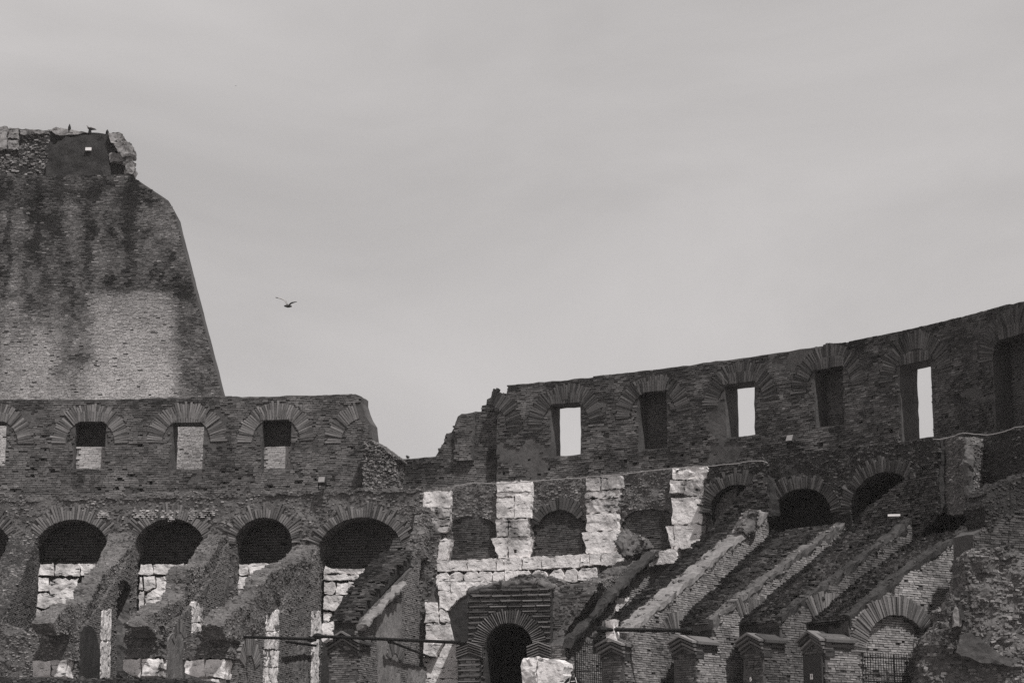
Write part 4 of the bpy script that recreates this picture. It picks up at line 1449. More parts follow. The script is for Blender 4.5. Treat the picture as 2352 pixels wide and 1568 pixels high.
# ---- the sound wall right of the last big arch
rl4, f4, p4, t4 = radial('sound radial brick wall with dark sloping top and gabled nose beside the widest arch', S_L4, .7, [(965, 1285), (915, 1338), (868, 1385), (822, 1432)], 1.5, 'core', 'brick', 160, tone=tone_side(.68, 9), missing=.02)
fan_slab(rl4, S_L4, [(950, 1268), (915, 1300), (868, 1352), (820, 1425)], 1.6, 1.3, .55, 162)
ledge_strip(rl4, S_L4, [(918, 1334), (870, 1382), (822, 1434)], .7, .45, .3, 'ledge', 163)
arch(rl4, f4, f4.at(905, 1530), .7, 1.5, pi * .1, pi * .9, 20, e=.08, seed=17)
wall(rl4, 'render_patch', f4, sv(f4, [(868, 1600), (862, 1420), (880, 1395), (920, 1380), (922, 1500), (915, 1600)]), thick=.2, grid=.3, e0=.07, mat='ledge', seed=565, relief=.03, rough=.02)
block(rl4, f4, [(934, 1568), (934, 1532), (984, 1532), (984, 1568)], e=.12, thick=.2, mat='ledge', seed=566)
pier_cap(rl4, S_L4, t4[-1][0], -.8, .7, Nose(S_L4, t4[-1][0]).at(780, 1500)[1], seed=3)
crest(rl4, S_L4, [(962, 1165), (986, 1190), (1006, 1205), (1010, 1228), (1000, 1258), (985, 1262), (960, 1283), (925, 1300), (940, 1262), (955, 1220)], .9, 'rubble', 'stone', 166, .8)

# ---- centre right: rubble-topped wall
S_C = 9.34
rc, fc, pc, tcx = radial('radial wall with rubble slope and dark undercut line right of the portal', S_C, .7, [(1492, 1290), (1440, 1345), (1380, 1405), (1300, 1480)], 1.6, 'core', 'brick_light', 170, tone=tone_side(.30, 12, .5), missing=.02, cat='buttress')
crest(rc, S_C, [(1488, 1262), (1460, 1280), (1435, 1290), (1400, 1310), (1370, 1332), (1330, 1348), (1292, 1356), (1282, 1390), (1286, 1460), (1306, 1460), (1370, 1392), (1430, 1328), (1488, 1275)], 1.3, 'rubble', 'stone', 171, .55)
ledge_strip(rc, S_C, [(1486, 1268), (1430, 1322), (1370, 1385), (1298, 1468)], .7, .5, .45, 'ledge_dark', 173, drop=.05)
o = lump(rc, 'rubble_knob', [tuple(Radial(S_C, 0).w(*Radial(S_C, 0).at(1428, 1250), 0)), tuple(Radial(S_C, 0).w(*Radial(S_C, 0).at(1462, 1240), .2))], [.45, .42], 'rubble', 174, .4)
scatter(rc, o, 110, (.05, .16), 'stone', 175, keep=facing)
arch(rc, fc, fc.at(1372, 1500), 1.0, 1.9, pi * .08, pi * .8, 22, e=.06, seed=18)
block(rc, fc, [(1411, 1404), (1412, 1374), (1442, 1372), (1430, 1390), (1418, 1404)], e=.15, thick=.3, seed=576)
block(rc, Nose(S_C, tcx[-1][0]), [(1228, 1600), (1226, 1514), (1260, 1511), (1262, 1600)], e=1.2, thick=1.2, seed=577, rough=.08, mat='trav_rough')
block(rc, Nose(S_C, tcx[-1][0]), [(1263, 1600), (1262, 1512), (1290, 1514), (1322, 1524), (1322, 1600)], e=1.2, thick=1.2, seed=578, rough=.03)

# ---- right: fan of sloping vault backs with gabled noses
gf = 'sloping radial walls below the right gallery'
S_R = (16.27, 21.22, 26.2, 30.02)
R1 = [(1765, 1182), (1700, 1240), (1610, 1318), (1520, 1392), (1440, 1463)]
R2 = [(1937, 1208), (1860, 1262), (1780, 1322), (1700, 1380), (1637, 1429)]
R3 = [(2150, 1158), (2060, 1225), (1960, 1303), (1870, 1368), (1792, 1425)]
R4 = [(2228, 1220), (2160, 1265), (2080, 1320), (2010, 1375), (1950, 1425)]
specs = [(R1, 2.75, 1.9, 'ledge', .9, 'radial wall with pale sloping ledge, the first of the fan after the portal', 'brick_light', .46),
         (R2, 4.3, 1.9, 'ledge_mid', .42, 'radial wall with thin grey ledge between the pale-ledged wall and the sign-bearing piers', 'brick_light', .46),
         (R3, 4.3, 2.6, 'ledge_dark', .42, 'radial wall with dark ledge whose nose carries a small oval plaque', 'brick', .42),
         (R4, 4.1, 3.0, 'ledge_dark', .6, 'radial wall with a wide brick arch and pale repaired side beside the rubble mound', 'brick_light', .5)]
RF = []
PIERS = [(1431, 1383, 1511, 1471), (1596, 1547, 1506, 1458), (1751, 1707, 1503, 1453), (1893, 1848, 1503, 1448)]
for i, (pr, w0, w1_, lm, lw_, lab, bm, tb) in enumerate(specs):
    hl = []
    if i == 3:
        fr = Radial(S_R[3], .7)
        c = fr.at(2058, 1500)
        aw0, aw1 = fr.at(1985, 1490)[0], fr.at(2134, 1490)[0]
        hw, rise4 = abs(aw1 - aw0) / 2, 1.74
        c = ((aw0 + aw1) / 2, c[1])
        hl = [([(c[0] + hw * cos(t), c[1] + rise4 * sin(t)) for t in np.linspace(0, pi, 16)] + [(c[0] - hw, Z_LOW + .01), (c[0] + hw, Z_LOW + .01)], .26)]
    frt = Radial(S_R[i], .7)
    top = sv(frt, pr)
    root = thing('radial_buttress', lab, 'buttress', tuple(frt.w(top[-1][0], Z_LOW, -.6)), gf)
    d0, dn = top[0][0], top[-1][0]
    poly = [(d0, Z_LOW), (dn, Z_LOW)] + top[::-1]
    if i == 3:
        poly = sv(frt, [(2226, 1600), (2180, 1600), (2138, 1500), (2140, 1450), (2172, 1440), (2178, 1400), (2222, 1330), (2228, 1300)])[2:]
        poly = [(c[0] - hw - .01, Z_LOW)] + [] + poly
        poly = [(dn, Z_LOW)] + top[::-1] + sv(frt, [(2226, 1300), (2222, 1335), (2214, 1358), (2190, 1388), (2176, 1400), (2176, 1432), (2164, 1448), (2156, 1476)]) + [(frt.at(2156, 1540)[0], Z_LOW)]
    wall(root, 'masonry', frt, poly, hl, 1.4, .35, .04, .8, .025, 2.0, .02, 'core', 200 + i * 10)
    bricks(root, frt, poly, hl, bm, seed=201 + i * 10, tone=tone_side(tb, 40 + i, .5), missing=.02)
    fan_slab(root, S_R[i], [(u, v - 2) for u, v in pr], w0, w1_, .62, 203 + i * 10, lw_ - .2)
    lo_ = ledge_strip(root, S_R[i], pr, .75 - lw_, lw_, .55, lm, 205 + i * 10, drop=.24)
    scatter(root, lo_, 75, (.04, .16), 'stone' if i < 2 else 'stone_dark', 209 + i * 10, keep=facing)
    corner, left, vlow, vtop = PIERS[i]
    dp_ = frt.at(corner, 1500)[0]
    nf = Nose(S_R[i], dp_)
    eL = nf.at(left, 1500)[0]
    z0c = nf.at(left, vlow)[1]
    ztc = nf.at(left, vtop)[1]
    side_poly = [(dn - .5, Z_LOW), (dp_, Z_LOW), (dp_, ztc - .35), (dn - .5, ztc - .35)]
    f7 = Radial(S_R[i], .75)
    wall(root, 'pier', f7, side_poly, (), .75 - eL, .4, .03, .8, .02, 2, .015, 'core', 206 + i * 10)
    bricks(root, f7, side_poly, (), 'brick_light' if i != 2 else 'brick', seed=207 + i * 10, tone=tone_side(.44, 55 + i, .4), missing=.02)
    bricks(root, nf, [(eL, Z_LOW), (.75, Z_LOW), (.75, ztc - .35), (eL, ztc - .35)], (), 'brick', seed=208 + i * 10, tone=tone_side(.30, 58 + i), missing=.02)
    pier_cap(root, S_R[i], dp_, eL, .75, z0c, side=dp_ - dn + .15, seed=i, rise=max(.3, ztc - z0c - .64))
    RF.append((root, frt, nf, dp_, top, eL))
# steep broken vault faces at the heads of two of them
for i, dd, pl in ((0, 2.1, [(1634, 1215), (1642, 1196), (1700, 1132), (1742, 1086), (1758, 1090), (1768, 1182), (1740, 1240), (1650, 1290)]),
                  (2, 2.6, [(1960, 1290), (1958, 1192), (2010, 1148), (2075, 1100), (2128, 1056), (2146, 1012), (2156, 1012), (2156, 1180), (2060, 1290)])):
    hf = Ring(dd)
    hp = sv(hf, pl)
    o = wall(RF[i][0], 'broken_vault', hf, hp, (), 1.0, .22, .2, .8, .08, 1.6, .05, 'rubble_dark', 280 + i)
    bricks(RF[i][0], hf, hp, (), 'brick_dark', seed=282 + i, missing=.12, prot=(-.02, .1), e0=-.04, tone=lambda a, b: .40 + 1.2 * (fbm2(a, b, .5, 3, 15) - .5) + RNG.uniform(-.35, .4, len(a)))
# arch rings on the sides
arch(RF[0][0], RF[0][1], RF[0][1].at(1560, 1500), 1.1, 2.0, pi * .25, pi * .98, 24, e=.07, seed=30)
arch(RF[1][0], RF[1][1], RF[1][1].at(1733, 1490), 1.7, 2.6, pi * .3, pi * 1.0, 30, e=.07, seed=31)
arch(RF[2][0], RF[2][1], RF[2][1].at(1905, 1490), 1.7, 2.6, pi * .3, pi * 1.0, 30, e=.07, seed=32)
c4 = (c[0], c[1], hw, rise4)
arch_ring(RF[3][0], RF[3][1], c4, .86, 60, .1, 'vous', 0, 33, -.02, pi * 1.0, .4)
c4hole = [(c4[0] + (hw - .02) * cos(t), c4[1] + (rise4 - .02) * sin(t)) for t in np.linspace(0, pi, 16)] + [(c4[0] - hw + .02, Z_LOW), (c4[0] + hw - .02, Z_LOW)]
bricks(RF[3][0], RF[3][1], c4hole, (), 'brick_light', e0=-.21, seed=240, prot=(0, .03), name='arch_filling', tone=tone_side(.62, 60, .3))
# pale knob on the first ledge, rubble cap on the second slab
k0 = Radial(S_R[0], .3)
o = lump(RF[0][0], 'rubble_knob', [tuple(k0.w(*k0.at(1690, 1225), 0)), tuple(k0.w(*k0.at(1715, 1195), 0)), tuple(k0.w(*k0.at(1740, 1188), 0))], [.35, .45, .25], 'rubble', 250, .38)
scatter(RF[0][0], o, 110, (.05, .16), 'stone', 251, keep=facing)

# ================================================================== far right: rubble ramp and mound
S_R5 = 34.6
r5 = thing('ruined_ramp', 'dark rubble ramp over a smooth brick face at the end of the right gallery', 'ruin', tuple(Radial(S_R5, .7).w(6, Z_LOW, 0)))
f5 = Radial(S_R5, .7)
pl5 = sv(f5, [(2400, 1600), (2238, 1600), (2236, 1290), (2236, 1226), (2300, 1190), (2352, 1158), (2460, 1090), (2600, 1010), (2600, 1600)])
wall(r5, 'masonry', f5, pl5, (), 1.5, .4, .04, .8, .03, 2, .02, 'core', 260)
bricks(r5, f5, pl5, (), 'brick', seed=261, tone=tone_side(.26, 70))
crest(r5, S_R5, [(2480, 1010), (2400, 1060), (2352, 1087), (2300, 1105), (2262, 1118), (2234, 1135), (2230, 1170), (2236, 1222), (2300, 1188), (2352, 1156), (2480, 1080)], 1.6, 'rubble_dark', 'stone_dark', 262, .9)
md = thing('rubble_mound', 'rough mound of broken masonry and stones right of the wide arch', 'rubble', tuple(Ring(9).w(33, Z_LOW, 0)))
MF = Flat(tuple(Ring(10.5).w(33, 0, 0))[:2], (1, 0), (0, -1))
mo = sv(MF, [(2128, 1620), (2130, 1470), (2150, 1440), (2178, 1420), (2180, 1395), (2215, 1350), (2226, 1275), (2260, 1268), (2300, 1262), (2360, 1270), (2560, 1250), (2560, 1620)])
mm = wall(md, 'masonry', MF, mo, (), 3.5, .2, 1.0, .45, .26, 1.3, .1, 'rubble', 270, .4)
scatter(md, mm, 75, (.04, .22), 'stone', 271, keep=facing, wild=2.2, tone=lambda p: .30 + 1.5 * (fbm(p, .4, 4, 91) - .5) + RNG.uniform(-.18, .25, len(p)))
for i, (pl, e, mt) in enumerate([([(2183, 1440), (2190, 1390), (2198, 1395), (2206, 1432), (2200, 1440)], .5, 'ledge'), ([(2200, 1430), (2196, 1388), (2203, 1388), (2212, 1425)], .6, 'ledge_dark'),
                                 ([(2190, 1500), (2200, 1460), (2225, 1452), (2250, 1470), (2320, 1518), (2322, 1530), (2290, 1528), (2250, 1520)], .35, 'core')]):
    block(md, MF, pl, e=e, thick=1.2, mat=mt, seed=600 + i, name='fallen_block', rough=.06)

# ================================================================== brick portal in the middle
_pt = Ring(12.5)
_po = _pt.w(*_pt.at(1170, 1500), 0)
_ph2 = radians(10)
PF = Flat((float(_po[0]), float(_po[1])), (cos(_ph2), -sin(_ph2)), (-sin(_ph2), -cos(_ph2)))
pt = thing('brick_portal', 'dark brick portal with a black round archway and thin pale tile courses', 'portal', (float(_po[0]), float(_po[1]), Z_LOW))
pout = sv(PF, zd([(510, 1500), (510, 770), (540, 728), (620, 698), (750, 676), (1000, 668), (1180, 674), (1280, 692), (1286, 1500)]))
pout = [(pout[0][0], Z_LOW)] + pout[1:-1] + [(pout[-1][0], Z_LOW)]
pc_ = PF.at(*zd([(893, 1238)])[0])
pr_in = PF.at(*zd([(1108, 1238)])[0])[0] - pc_[0]
pr_out = pr_in * 1.58
ph_ = [(pc_[0] - pr_in, Z_LOW + .01), (pc_[0] + pr_in, Z_LOW + .01)] + [(pc_[0] + pr_in * cos(t), pc_[1] + pr_in * sin(t)) for t in np.linspace(0, pi, 20)]
pw = wall(pt, 'masonry', PF, pout, [(ph_, 4.5)], thick=5.0, grid=.3, relief=.05, rough=.03, mat='core_dark', seed=701)
bricks(pt, PF, pout, [ph_], 'brick_dark', seed=702, course=.122, bh=.085, missing=.02, avoid=[(pc_[0], pc_[1], pr_in, pr_out, 0)], tone=tone_side(.42, 77))
al_, ar_ = pout[0][0], pout[-1][0]
zt_ = max(p[1] for p in pout)
for k in range(40):
    b = pc_[1] - 2.2 + k * .262
    if b > zt_ - .1 or b < Z_LOW + .2:
        continue
    xs = [al_ + .03, ar_ - .03]
    # outline narrows at the top left
    if b > pout[1][1] - .1:
        xs[0] += (b - pout[1][1] + .1) * 1.6
    segs = [xs]
    dy = b - pc_[1]
    if dy < pr_out + .05:
        r = math.sqrt(max(0, pr_out ** 2 - max(dy, 0) ** 2)) if dy > 0 else pr_in + .05
        segs = [[xs[0], pc_[0] - r - .04], [pc_[0] + r + .04, xs[1]]]
    for x0, x1 in segs:
        if x1 - x0 < .15:
            continue
        x = x0
        while x < x1 - .1:
            ln = min(random.uniform(.5, 1.1), x1 - x)
            m = Matrix.Identity(4)
            A, Nn = PF.axes(0)
            for j, ax in enumerate((A * (ln - .02), Vector((0, 0, .055)), Nn * .3)):
                m[0][j], m[1][j], m[2][j] = ax
            m.translation = Vector(PF.w(x + ln / 2, b + random.uniform(-.012, .012), -.04 + random.uniform(-.02, .02)))
            piece(pt, 'tile_course', random.choice([mm_ for kk, mm_ in VB if kk == 'vous']), m)
            x += ln
arch(pt, PF, pc_, pr_in + .02, pr_out, 0, pi, 42, e=.12, key='vous', seed=71, wf=.42, jl=.06)
# dark joints between the arch tiles: recessed ring
_rg = [(pc_[0] + pr_out * 1.0 * cos(t), pc_[1] + pr_out * sin(t)) for t in np.linspace(0, pi, 24)] + [(pc_[0] + (pr_in + .01) * cos(t), pc_[1] + (pr_in + .01) * sin(t)) for t in np.linspace(pi, 0, 24)]
wall(pt, 'arch_bed', PF, _rg, (), .3, .3, .02, 1, .01, 2, 0, 'core_dark', 704, .03)
# pilasters with gabled caps on both sides of the archway
for k, (x0, x1, vl, vt, e_) in enumerate(((440, 640, 1335, 1225, .5), (1092, 1272, 1345, 1232, .45))):
    q = sv(PF, zd([(x0, 1500), (x1, 1500), (x1, vl), (x0, vl)]))
    q = [(q[0][0], Z_LOW), (q[1][0], Z_LOW), q[2], (q[3][0], q[2][1])]
    wall(pt, 'pilaster', PF, q, (), .6, .3, .03, 1, .02, 2, .01, 'core_dark', 706 + k, e_)
    nb = np.arange(Z_LOW + .2, q[2][1], .262)
    for b in nb:
        m = Matrix.Identity(4)
        A, Nn = PF.axes(0)
        for j, ax in enumerate((A * (q[1][0] - q[0][0] + .06), Vector((0, 0, .055)), Nn * .3)):
            m[0][j], m[1][j], m[2][j] = ax
        m.translation = Vector(PF.w((q[0][0] + q[1][0]) / 2, b, e_ - .09))
        piece(pt, 'tile_course', VB[0][1], m)
    bricks(pt, PF, q, (), 'brick_dark', e0=e_, seed=708 + k, course=.122, bh=.1, tone=tone_side(.4, 78 + k))
    mid, hw = (q[0][0] + q[1][0]) / 2, (q[1][0] - q[0][0]) / 2 + .1
    A, Nn = PF.axes(0)
    hgt = PF.at(1100, 1176 + vt / 4)[1] - q[2][1]
    for c in range(5):
        for sgn in (-1, 1):
            p0 = Vector(PF.w(mid, q[2][1] + c * hgt / 5 + .22, e_ + .05 + .05 * c))
            p1 = Vector(PF.w(mid + sgn * hw, q[2][1] + c * hgt / 5, e_ + .05 + .05 * c))
            V, Fq = slab_box(p0 - Nn * .6, p1 - p0, Nn * .6, Vector((0, 0, .06)))
            put('cap_brick', V, Fq, 'cap_pale', pt)
    V = [tuple(PF.w(a, b, e)) for e in (-.3, e_) for a, b in ((mid - hw, q[2][1] - .05), (mid + hw, q[2][1] - .05), (mid + hw, q[2][1] + hgt * .9), (mid, q[2][1] + hgt + .15), (mid - hw, q[2][1] + hgt * .9))]
    put('cap_core', V, [(0, 1, 2, 3, 4)[::-1], (5, 6, 7, 8, 9)] + [(i, (i + 1) % 5, 5 + (i + 1) % 5, 5 + i) for i in range(5)], 'core_dark', pt)
# rubble shoulder to the right and rubble heap on top
sf = Flat(tuple(PF.w(0, 0, -.45))[:2], PF.ax, PF.nn)
so = sv(sf, zd([(1270, 1400), (1270, 690), (1400, 664), (1560, 652), (1720, 640), (1650, 760), (1520, 940), (1410, 1080), (1385, 1170), (1400, 1240), (1440, 1400)]))
so = [(so[0][0], Z_LOW)] + so + [(so[-1][0], Z_LOW)]
sh = wall(pt, 'rubble_shoulder', sf, so, (), 3.5, .22, .25, .7, .1, 1.6, .06, 'rubble', 711)
bricks(pt, sf, so, (), 'brick_dark', seed=717, missing=.1, prot=(-.02, .07), e0=-.1, tone=tone_side(.5, 79), patch=.4)
scatter(pt, sh, 60, (.03, .12), 'stone', 712, keep=facing)
tf = Flat(tuple(PF.w(0, 0, -1.6))[:2], PF.ax, PF.nn)
to = sv(tf, zd([(840, 720), (850, 665), (900, 612), (1000, 578), (1130, 568), (1300, 592), (1420, 640), (1440, 720)]))
th_ = wall(pt, 'rubble_heap', tf, to, (), 2.0, .22, .2, .8, .1, 1.6, .05, 'rubble', 713)
scatter(pt, th_, 110, (.04, .14), 'stone', 714, keep=facing)
edge = [tuple(PF.w(PF.at(946.3 + x / 4, 1176 + y / 4)[0], PF.at(946.3 + x / 4, 1176 + y / 4)[1], -.25)) for x, y in ((525, 742), (620, 700), (750, 678), (900, 668), (1080, 666), (1270, 680))]
o = lump(pt, 'rubble_rim', edge, [.14, .18, .18, .16, .18, .2], 'rubble', 715, .12, n=16)
scatter(pt, o, 60, (.05, .16), 'stone', 716, keep=facing)

# ================================================================== parapet in the near left corner
PR = Ring(20.0)
pp_ = thing('rubble_parapet', 'low dark rubble parapet along the lower left edge of the terrace', 'parapet', tuple(PR.w(-25, Z_LOW, 0)))
po_ = sv(PR, [(-260, 1558), (-100, 1556), (0, 1554), (200, 1556), (300, 1558), (420, 1558), (470, 1562), (500, 1572), (520, 1600)])
po_ = [(po_[0][0], Z_LOW)] + po_[:-1] + [(po_[-2][0] + .3, Z_LOW)]
po_ = po_[:1][::-1] + po_[1:]
o = wall(pp_, 'masonry', PR, po_, (), .8, .25, .15, 1, .1, 2, .05, 'rubble_dark', 720)
scatter(pp_, o, 100, (.04, .14), 'stone_dark', 721, keep=facing)

# ================================================================== tie rods, stone blocks
def seg(name, label, cat, a, b, r, group=None, knobs=(0, 1)):
    root = thing(name, label, cat, tuple((np.array(a) + np.array(b)) / 2), group)
    V, Fq = tube([a, b], r, 8)
    rod = put('rod', V, Fq, 'iron', root)
    a, b = np.array(a), np.array(b)
    d = (b - a) / np.linalg.norm(b - a)
    for k in knobs:
        c = (a, b)[k]
        s = (1, -1)[k]
        V, Fq = tube([c - d * s * .1, c + d * s * .12, c + d * s * .4], [r * 1.3, r * 2.0, r * 1.1], 8)
        put('rod_end', V, Fq, 'iron', rod)
    return root


def on(fr, u, v, e=0.0):
    return tuple(float(q) for q in fr.w(*fr.at(u, v), e))


T15 = Ring(14.9)
seg('tie_rod', 'long black iron tie rod across the ruined walls from the smooth rendered pier', 'tie rod', on(T15, 440, 1458), on(T15, 722, 1467), .075)
seg('tie_rod', 'black iron tie rod running from the gabled nose to the portal pilaster', 'tie rod', on(T15, 725, 1460), on(T15, 1066, 1475), .08)
seg('tie_rod', 'thick black iron tie rod between the pale stone block and the second fan pier', 'tie rod', on(Nose(S_R[0], RF[0][3] + .5), 1376, 1445), on(Ring(13.4), 1585, 1447), .09)
seg('iron_brace', 'slanting black iron brace on the sound brick wall', 'brace', on(f4, 873, 1472, .5), on(f4, 985, 1512, .3), .07, knobs=(0,))
seg('iron_brace', 'short black iron brace near the travertine strip', 'brace', on(f3, 641, 1473, .4), on(f3, 713, 1482, .3), .07, knobs=())
for k, (fr, pl, lab) in enumerate(((Nose(S_L4, t4[-1][0] + .3), [(741, 1474), (741, 1430), (764, 1428), (764, 1472)], 'pale squared stone block clamped by the rod above the gabled nose of the sound wall'),
                                   (Nose(S_R[0], RF[0][3] + .2), [(1394, 1473), (1393, 1423), (1413, 1421), (1414, 1471)], 'pale squared stone block clamped by the thick rod above the first fan pier'))):
    q = sv(fr, pl)
    root = thing('stone_block', lab, 'stone block', tuple(fr.w(q[0][0], q[0][1], 0)))
    block(root, fr, pl, e=.15, thick=.42, seed=730 + k)

# ================================================================== cables along the ledge
for k, (fr, pts, lab) in enumerate(((Ring(1.75), [(1028, 1132), (1045, 1116), (1080, 1109), (1110, 1109), (1142, 1111), (1200, 1107), (1260, 1102), (1300, 1099), (1330, 1098), (1352, 1095), (1430, 1089), (1480, 1082), (1540, 1076), (1600, 1072), (1640, 1069), (1700, 1063), (1722, 1059), (1752, 1058), (1764, 1063)], 'thin pale cable draped along the ledge above the travertine piers'),
                                    (Ring(3.2), [(2143, 1009), (2170, 1007), (2190, 1001), (2212, 994), (2240, 997), (2270, 999), (2300, 993), (2330, 982), (2352, 979), (2420, 970)], 'thin pale cable sagging over the dark rubble beyond the last open slit'))):
    fine = []
    for i in range(len(pts) - 1):
        for j in range(4):
            t = j / 4
            fine.append((pts[i][0] * (1 - t) + pts[i + 1][0] * t, pts[i][1] * (1 - t) + pts[i + 1][1] * t + random.uniform(-.6, .6)))
    fine.append(pts[-1])
    V, Fq = tube([on(fr, u, v) for u, v in fine], .022, 6)
    tag(put('cable', V, Fq, 'cable'), lab, 'cable')

# ================================================================== floodlights
def floodlight(c, ax, nn, lab, w=.42, h=.4):
    root = thing('floodlight', lab, 'floodlight', tuple(c), 'floodlights on the ledge')
    c, ax, nn = np.array(c), np.array(ax), np.array(nn)
    up = np.array([0, 0, 1.0])
    t = radians(25)
    n2 = nn * cos(t) + up * sin(t)
    u2 = up * cos(t) - nn * sin(t)
    p = c - ax * w / 2 + up * .12
    V, Fq = slab_box(p, ax * w, n2 * .32, u2 * h)
    hs = put('housing', V, Fq, 'grey_metal', root)
    V, Fq = slab_box(p + n2 * .32 + ax * .03 + u2 * .03, ax * (w - .06), n2 * .02, u2 * (h - .06))
    put('lens', V, Fq, 'glass_grey', hs)
    for s in (0, 1):
        V, Fq = slab_box(c + ax * (-w / 2 - .03 + s * (w + .02)) - up * .05, ax * .03, nn * .1, up * .4)
        put('bracket', V, Fq, 'iron', root)
    V, Fq = slab_box(c - ax * (w / 2 + .03) - up * .08, ax * (w + .06), nn * .1, up * .03)
    put('bracket', V, Fq, 'iron', root)


for (u, v, fr, lab) in ((741, 1120, Ring(1.5), 'small grey floodlight on the ledge near the broken end of the gallery'), (1820, 1026, Ring(.35), 'small grey floodlight fixed on the dark gallery wall above the black arch')):
    a, b = fr.at(u, v)
    A, Nn = fr.axes(a)
    floodlight(fr.w(a, b, .05), A, Nn, lab)

# ================================================================== iron gates
def gate(fr, u0, u1, vt, vrails, n, lab, e, posts=(), r=.017):
    a0, zt = fr.at(u0, vt)
    a1 = fr.at(u1, vt)[0]
    zt = fr.at((u0 + u1) / 2, vt)[1]
    root = thing('iron_gate', lab, 'gate', tuple(fr.w((a0 + a1) / 2, Z_LOW, e)))
    for i in range(n):
        a = a0 + (a1 - a0) * i / (n - 1)
        V, Fq = tube([fr.w(a, Z_LOW, e), fr.w(a, zt, e), fr.w(a, zt + .1, e)], [r, r, r * .2], 6)
        put('bar', V, Fq, 'iron', root)
    for v in vrails:
        z = fr.at((u0 + u1) / 2, v)[1]
        V, Fq = tube([fr.w(a0, z, e), fr.w(a1, z, e)], r * 1.5, 6)
        put('rail', V, Fq, 'iron', root)
    for pq in posts:
        a = a0 + (a1 - a0) * pq
        V, Fq = tube([fr.w(a, Z_LOW, e + .01), fr.w(a, zt, e + .01)], r * 2.6, 6)
        put('post', V, Fq, 'iron', root)


g1p = Ring(12.0)
g1o = g1p.w(*g1p.at(1354, 1520), 0)
GF = Flat((float(g1o[0]), float(g1o[1])), (cos(.2), -sin(.2)), (-sin(.2), -cos(.2)))
gate(GF, 1321, 1384, 1472, (1478, 1540), 14, 'tall black iron gate left of the first fan pier', 0, (0, 1.0))
gate(RF[3][1], 1972, 2114, 1504, (1511, 1566), 25, 'wide black iron gate closing the brick-filled arch', .25, (.5,))

# ================================================================== signs and door panels on the piers
nf3, e3 = RF[2][2], RF[2][5]
nf4, e4 = RF[3][2], RF[3][5]
dz = nf4.at(1870, 1504)[1]
dr = thing('service_door', 'smooth dark grey door panel bearing a white warning sign', 'door', tuple(nf4.w(0, Z_LOW, .2)))
V, Fq = slab_box(nf4.w(e4 + .06, Z_LOW, .07), np.array(nf4.w(.68, 0, 0)) - np.array(nf4.w(e4 + .06, 0, 0)), np.array(nf4.w(0, 0, .08)) - np.array(nf4.w(0, 0, 0)), (0, 0, dz - Z_LOW))
dl_ = put('door_leaf', V, Fq, 'door', dr)
V, Fq = slab_box(nf4.w(e4 + .08, Z_LOW + .6, .15), np.array(nf4.w(.08, 0, 0)) - np.array(nf4.w(0, 0, 0)), np.array(nf4.w(0, 0, .03)) - np.array(nf4.w(0, 0, 0)), (0, 0, .12))
put('hinge', V, Fq, 'iron', dl_)
sa, sb = nf4.at(1870.5, 1553)
sg = thing('warning_sign', 'small white rectangular sign with a black lightning mark on the dark door', 'sign', tuple(nf4.w(sa, sb - .12, .16)))
A_, N_ = nf4.axes(0)
V, Fq = slab_box(nf4.w(sa - .09, sb - .12, .155), A_ * .18, N_ * .012, (0, 0, .24))
pl_ = put('plate', V, Fq, 'white', sg)
bolt = [(.02, .09), (-.045, .0), (-.005, .0), (-.03, -.09), (.045, .015), (.005, .015), (.045, .09)]
V = [tuple(nf4.w(sa + x, sb + y, .171)) for x, y in bolt] + [tuple(nf4.w(sa + x, sb + y, .166)) for x, y in bolt]
put('mark', V, [tuple(range(7)), tuple(range(13, 6, -1))] + [(i, (i + 1) % 7, 7 + (i + 1) % 7, 7 + i) for i in range(7)], 'black', pl_)
sa, sb = nf3.at(1728, 1559)
og = thing('oval_plaque', 'small white oval plaque on the nose of the dark-ledged wall', 'plaque', tuple(nf3.w(sa, sb - .1, .1)))
ring_o = [(.055 * cos(t), .10 * sin(t)) for t in np.linspace(0, 2 * pi, 20, endpoint=False)]
V = [tuple(nf3.w(sa + x, sb + y, .13)) for x, y in ring_o] + [tuple(nf3.w(sa + x, sb + y, .09)) for x, y in ring_o]
put('plate', V, [tuple(range(20)), tuple(range(39, 19, -1))] + [(i, (i + 1) % 20, 20 + (i + 1) % 20, 20 + i) for i in range(20)], 'white', og)
V = [tuple(nf3.w(sa - .005 + x * .32, sb - .02 + y * .4, .136)) for x, y in ring_o] + [tuple(nf3.w(sa - .005 + x * .32, sb - .02 + y * .4, .131)) for x, y in ring_o]
put('mark', V, [tuple(range(20)), tuple(range(39, 19, -1))] + [(i, (i + 1) % 20, 20 + (i + 1) % 20, 20 + i) for i in range(20)], 'black', og)
# white plates
a, b = TW.at(199, 337)
V, Fq = slab_box(pf.w(a - .2, b - .1, .03), (.42, 0, 0), (0, -.12, 0), (0, 0, .22))
tag(put('white_box', V, Fq, 'white'), 'small white box fixed on the dark attic block', 'box')
sl = Radial(S_R[2], .0)
a, b = sl.at(2054, 1197)
pq = sl.w(a, b, 0)
V, Fq = slab_box(np.array(pq) + np.array([-.3, 0, .25]), (.58, -.1, 0), (.02, .12, 0), (0, 0, .1))
tag(put('marker_plate', V, Fq, 'white'), 'narrow white marker plate lying on a dark sloping vault back', 'plate')
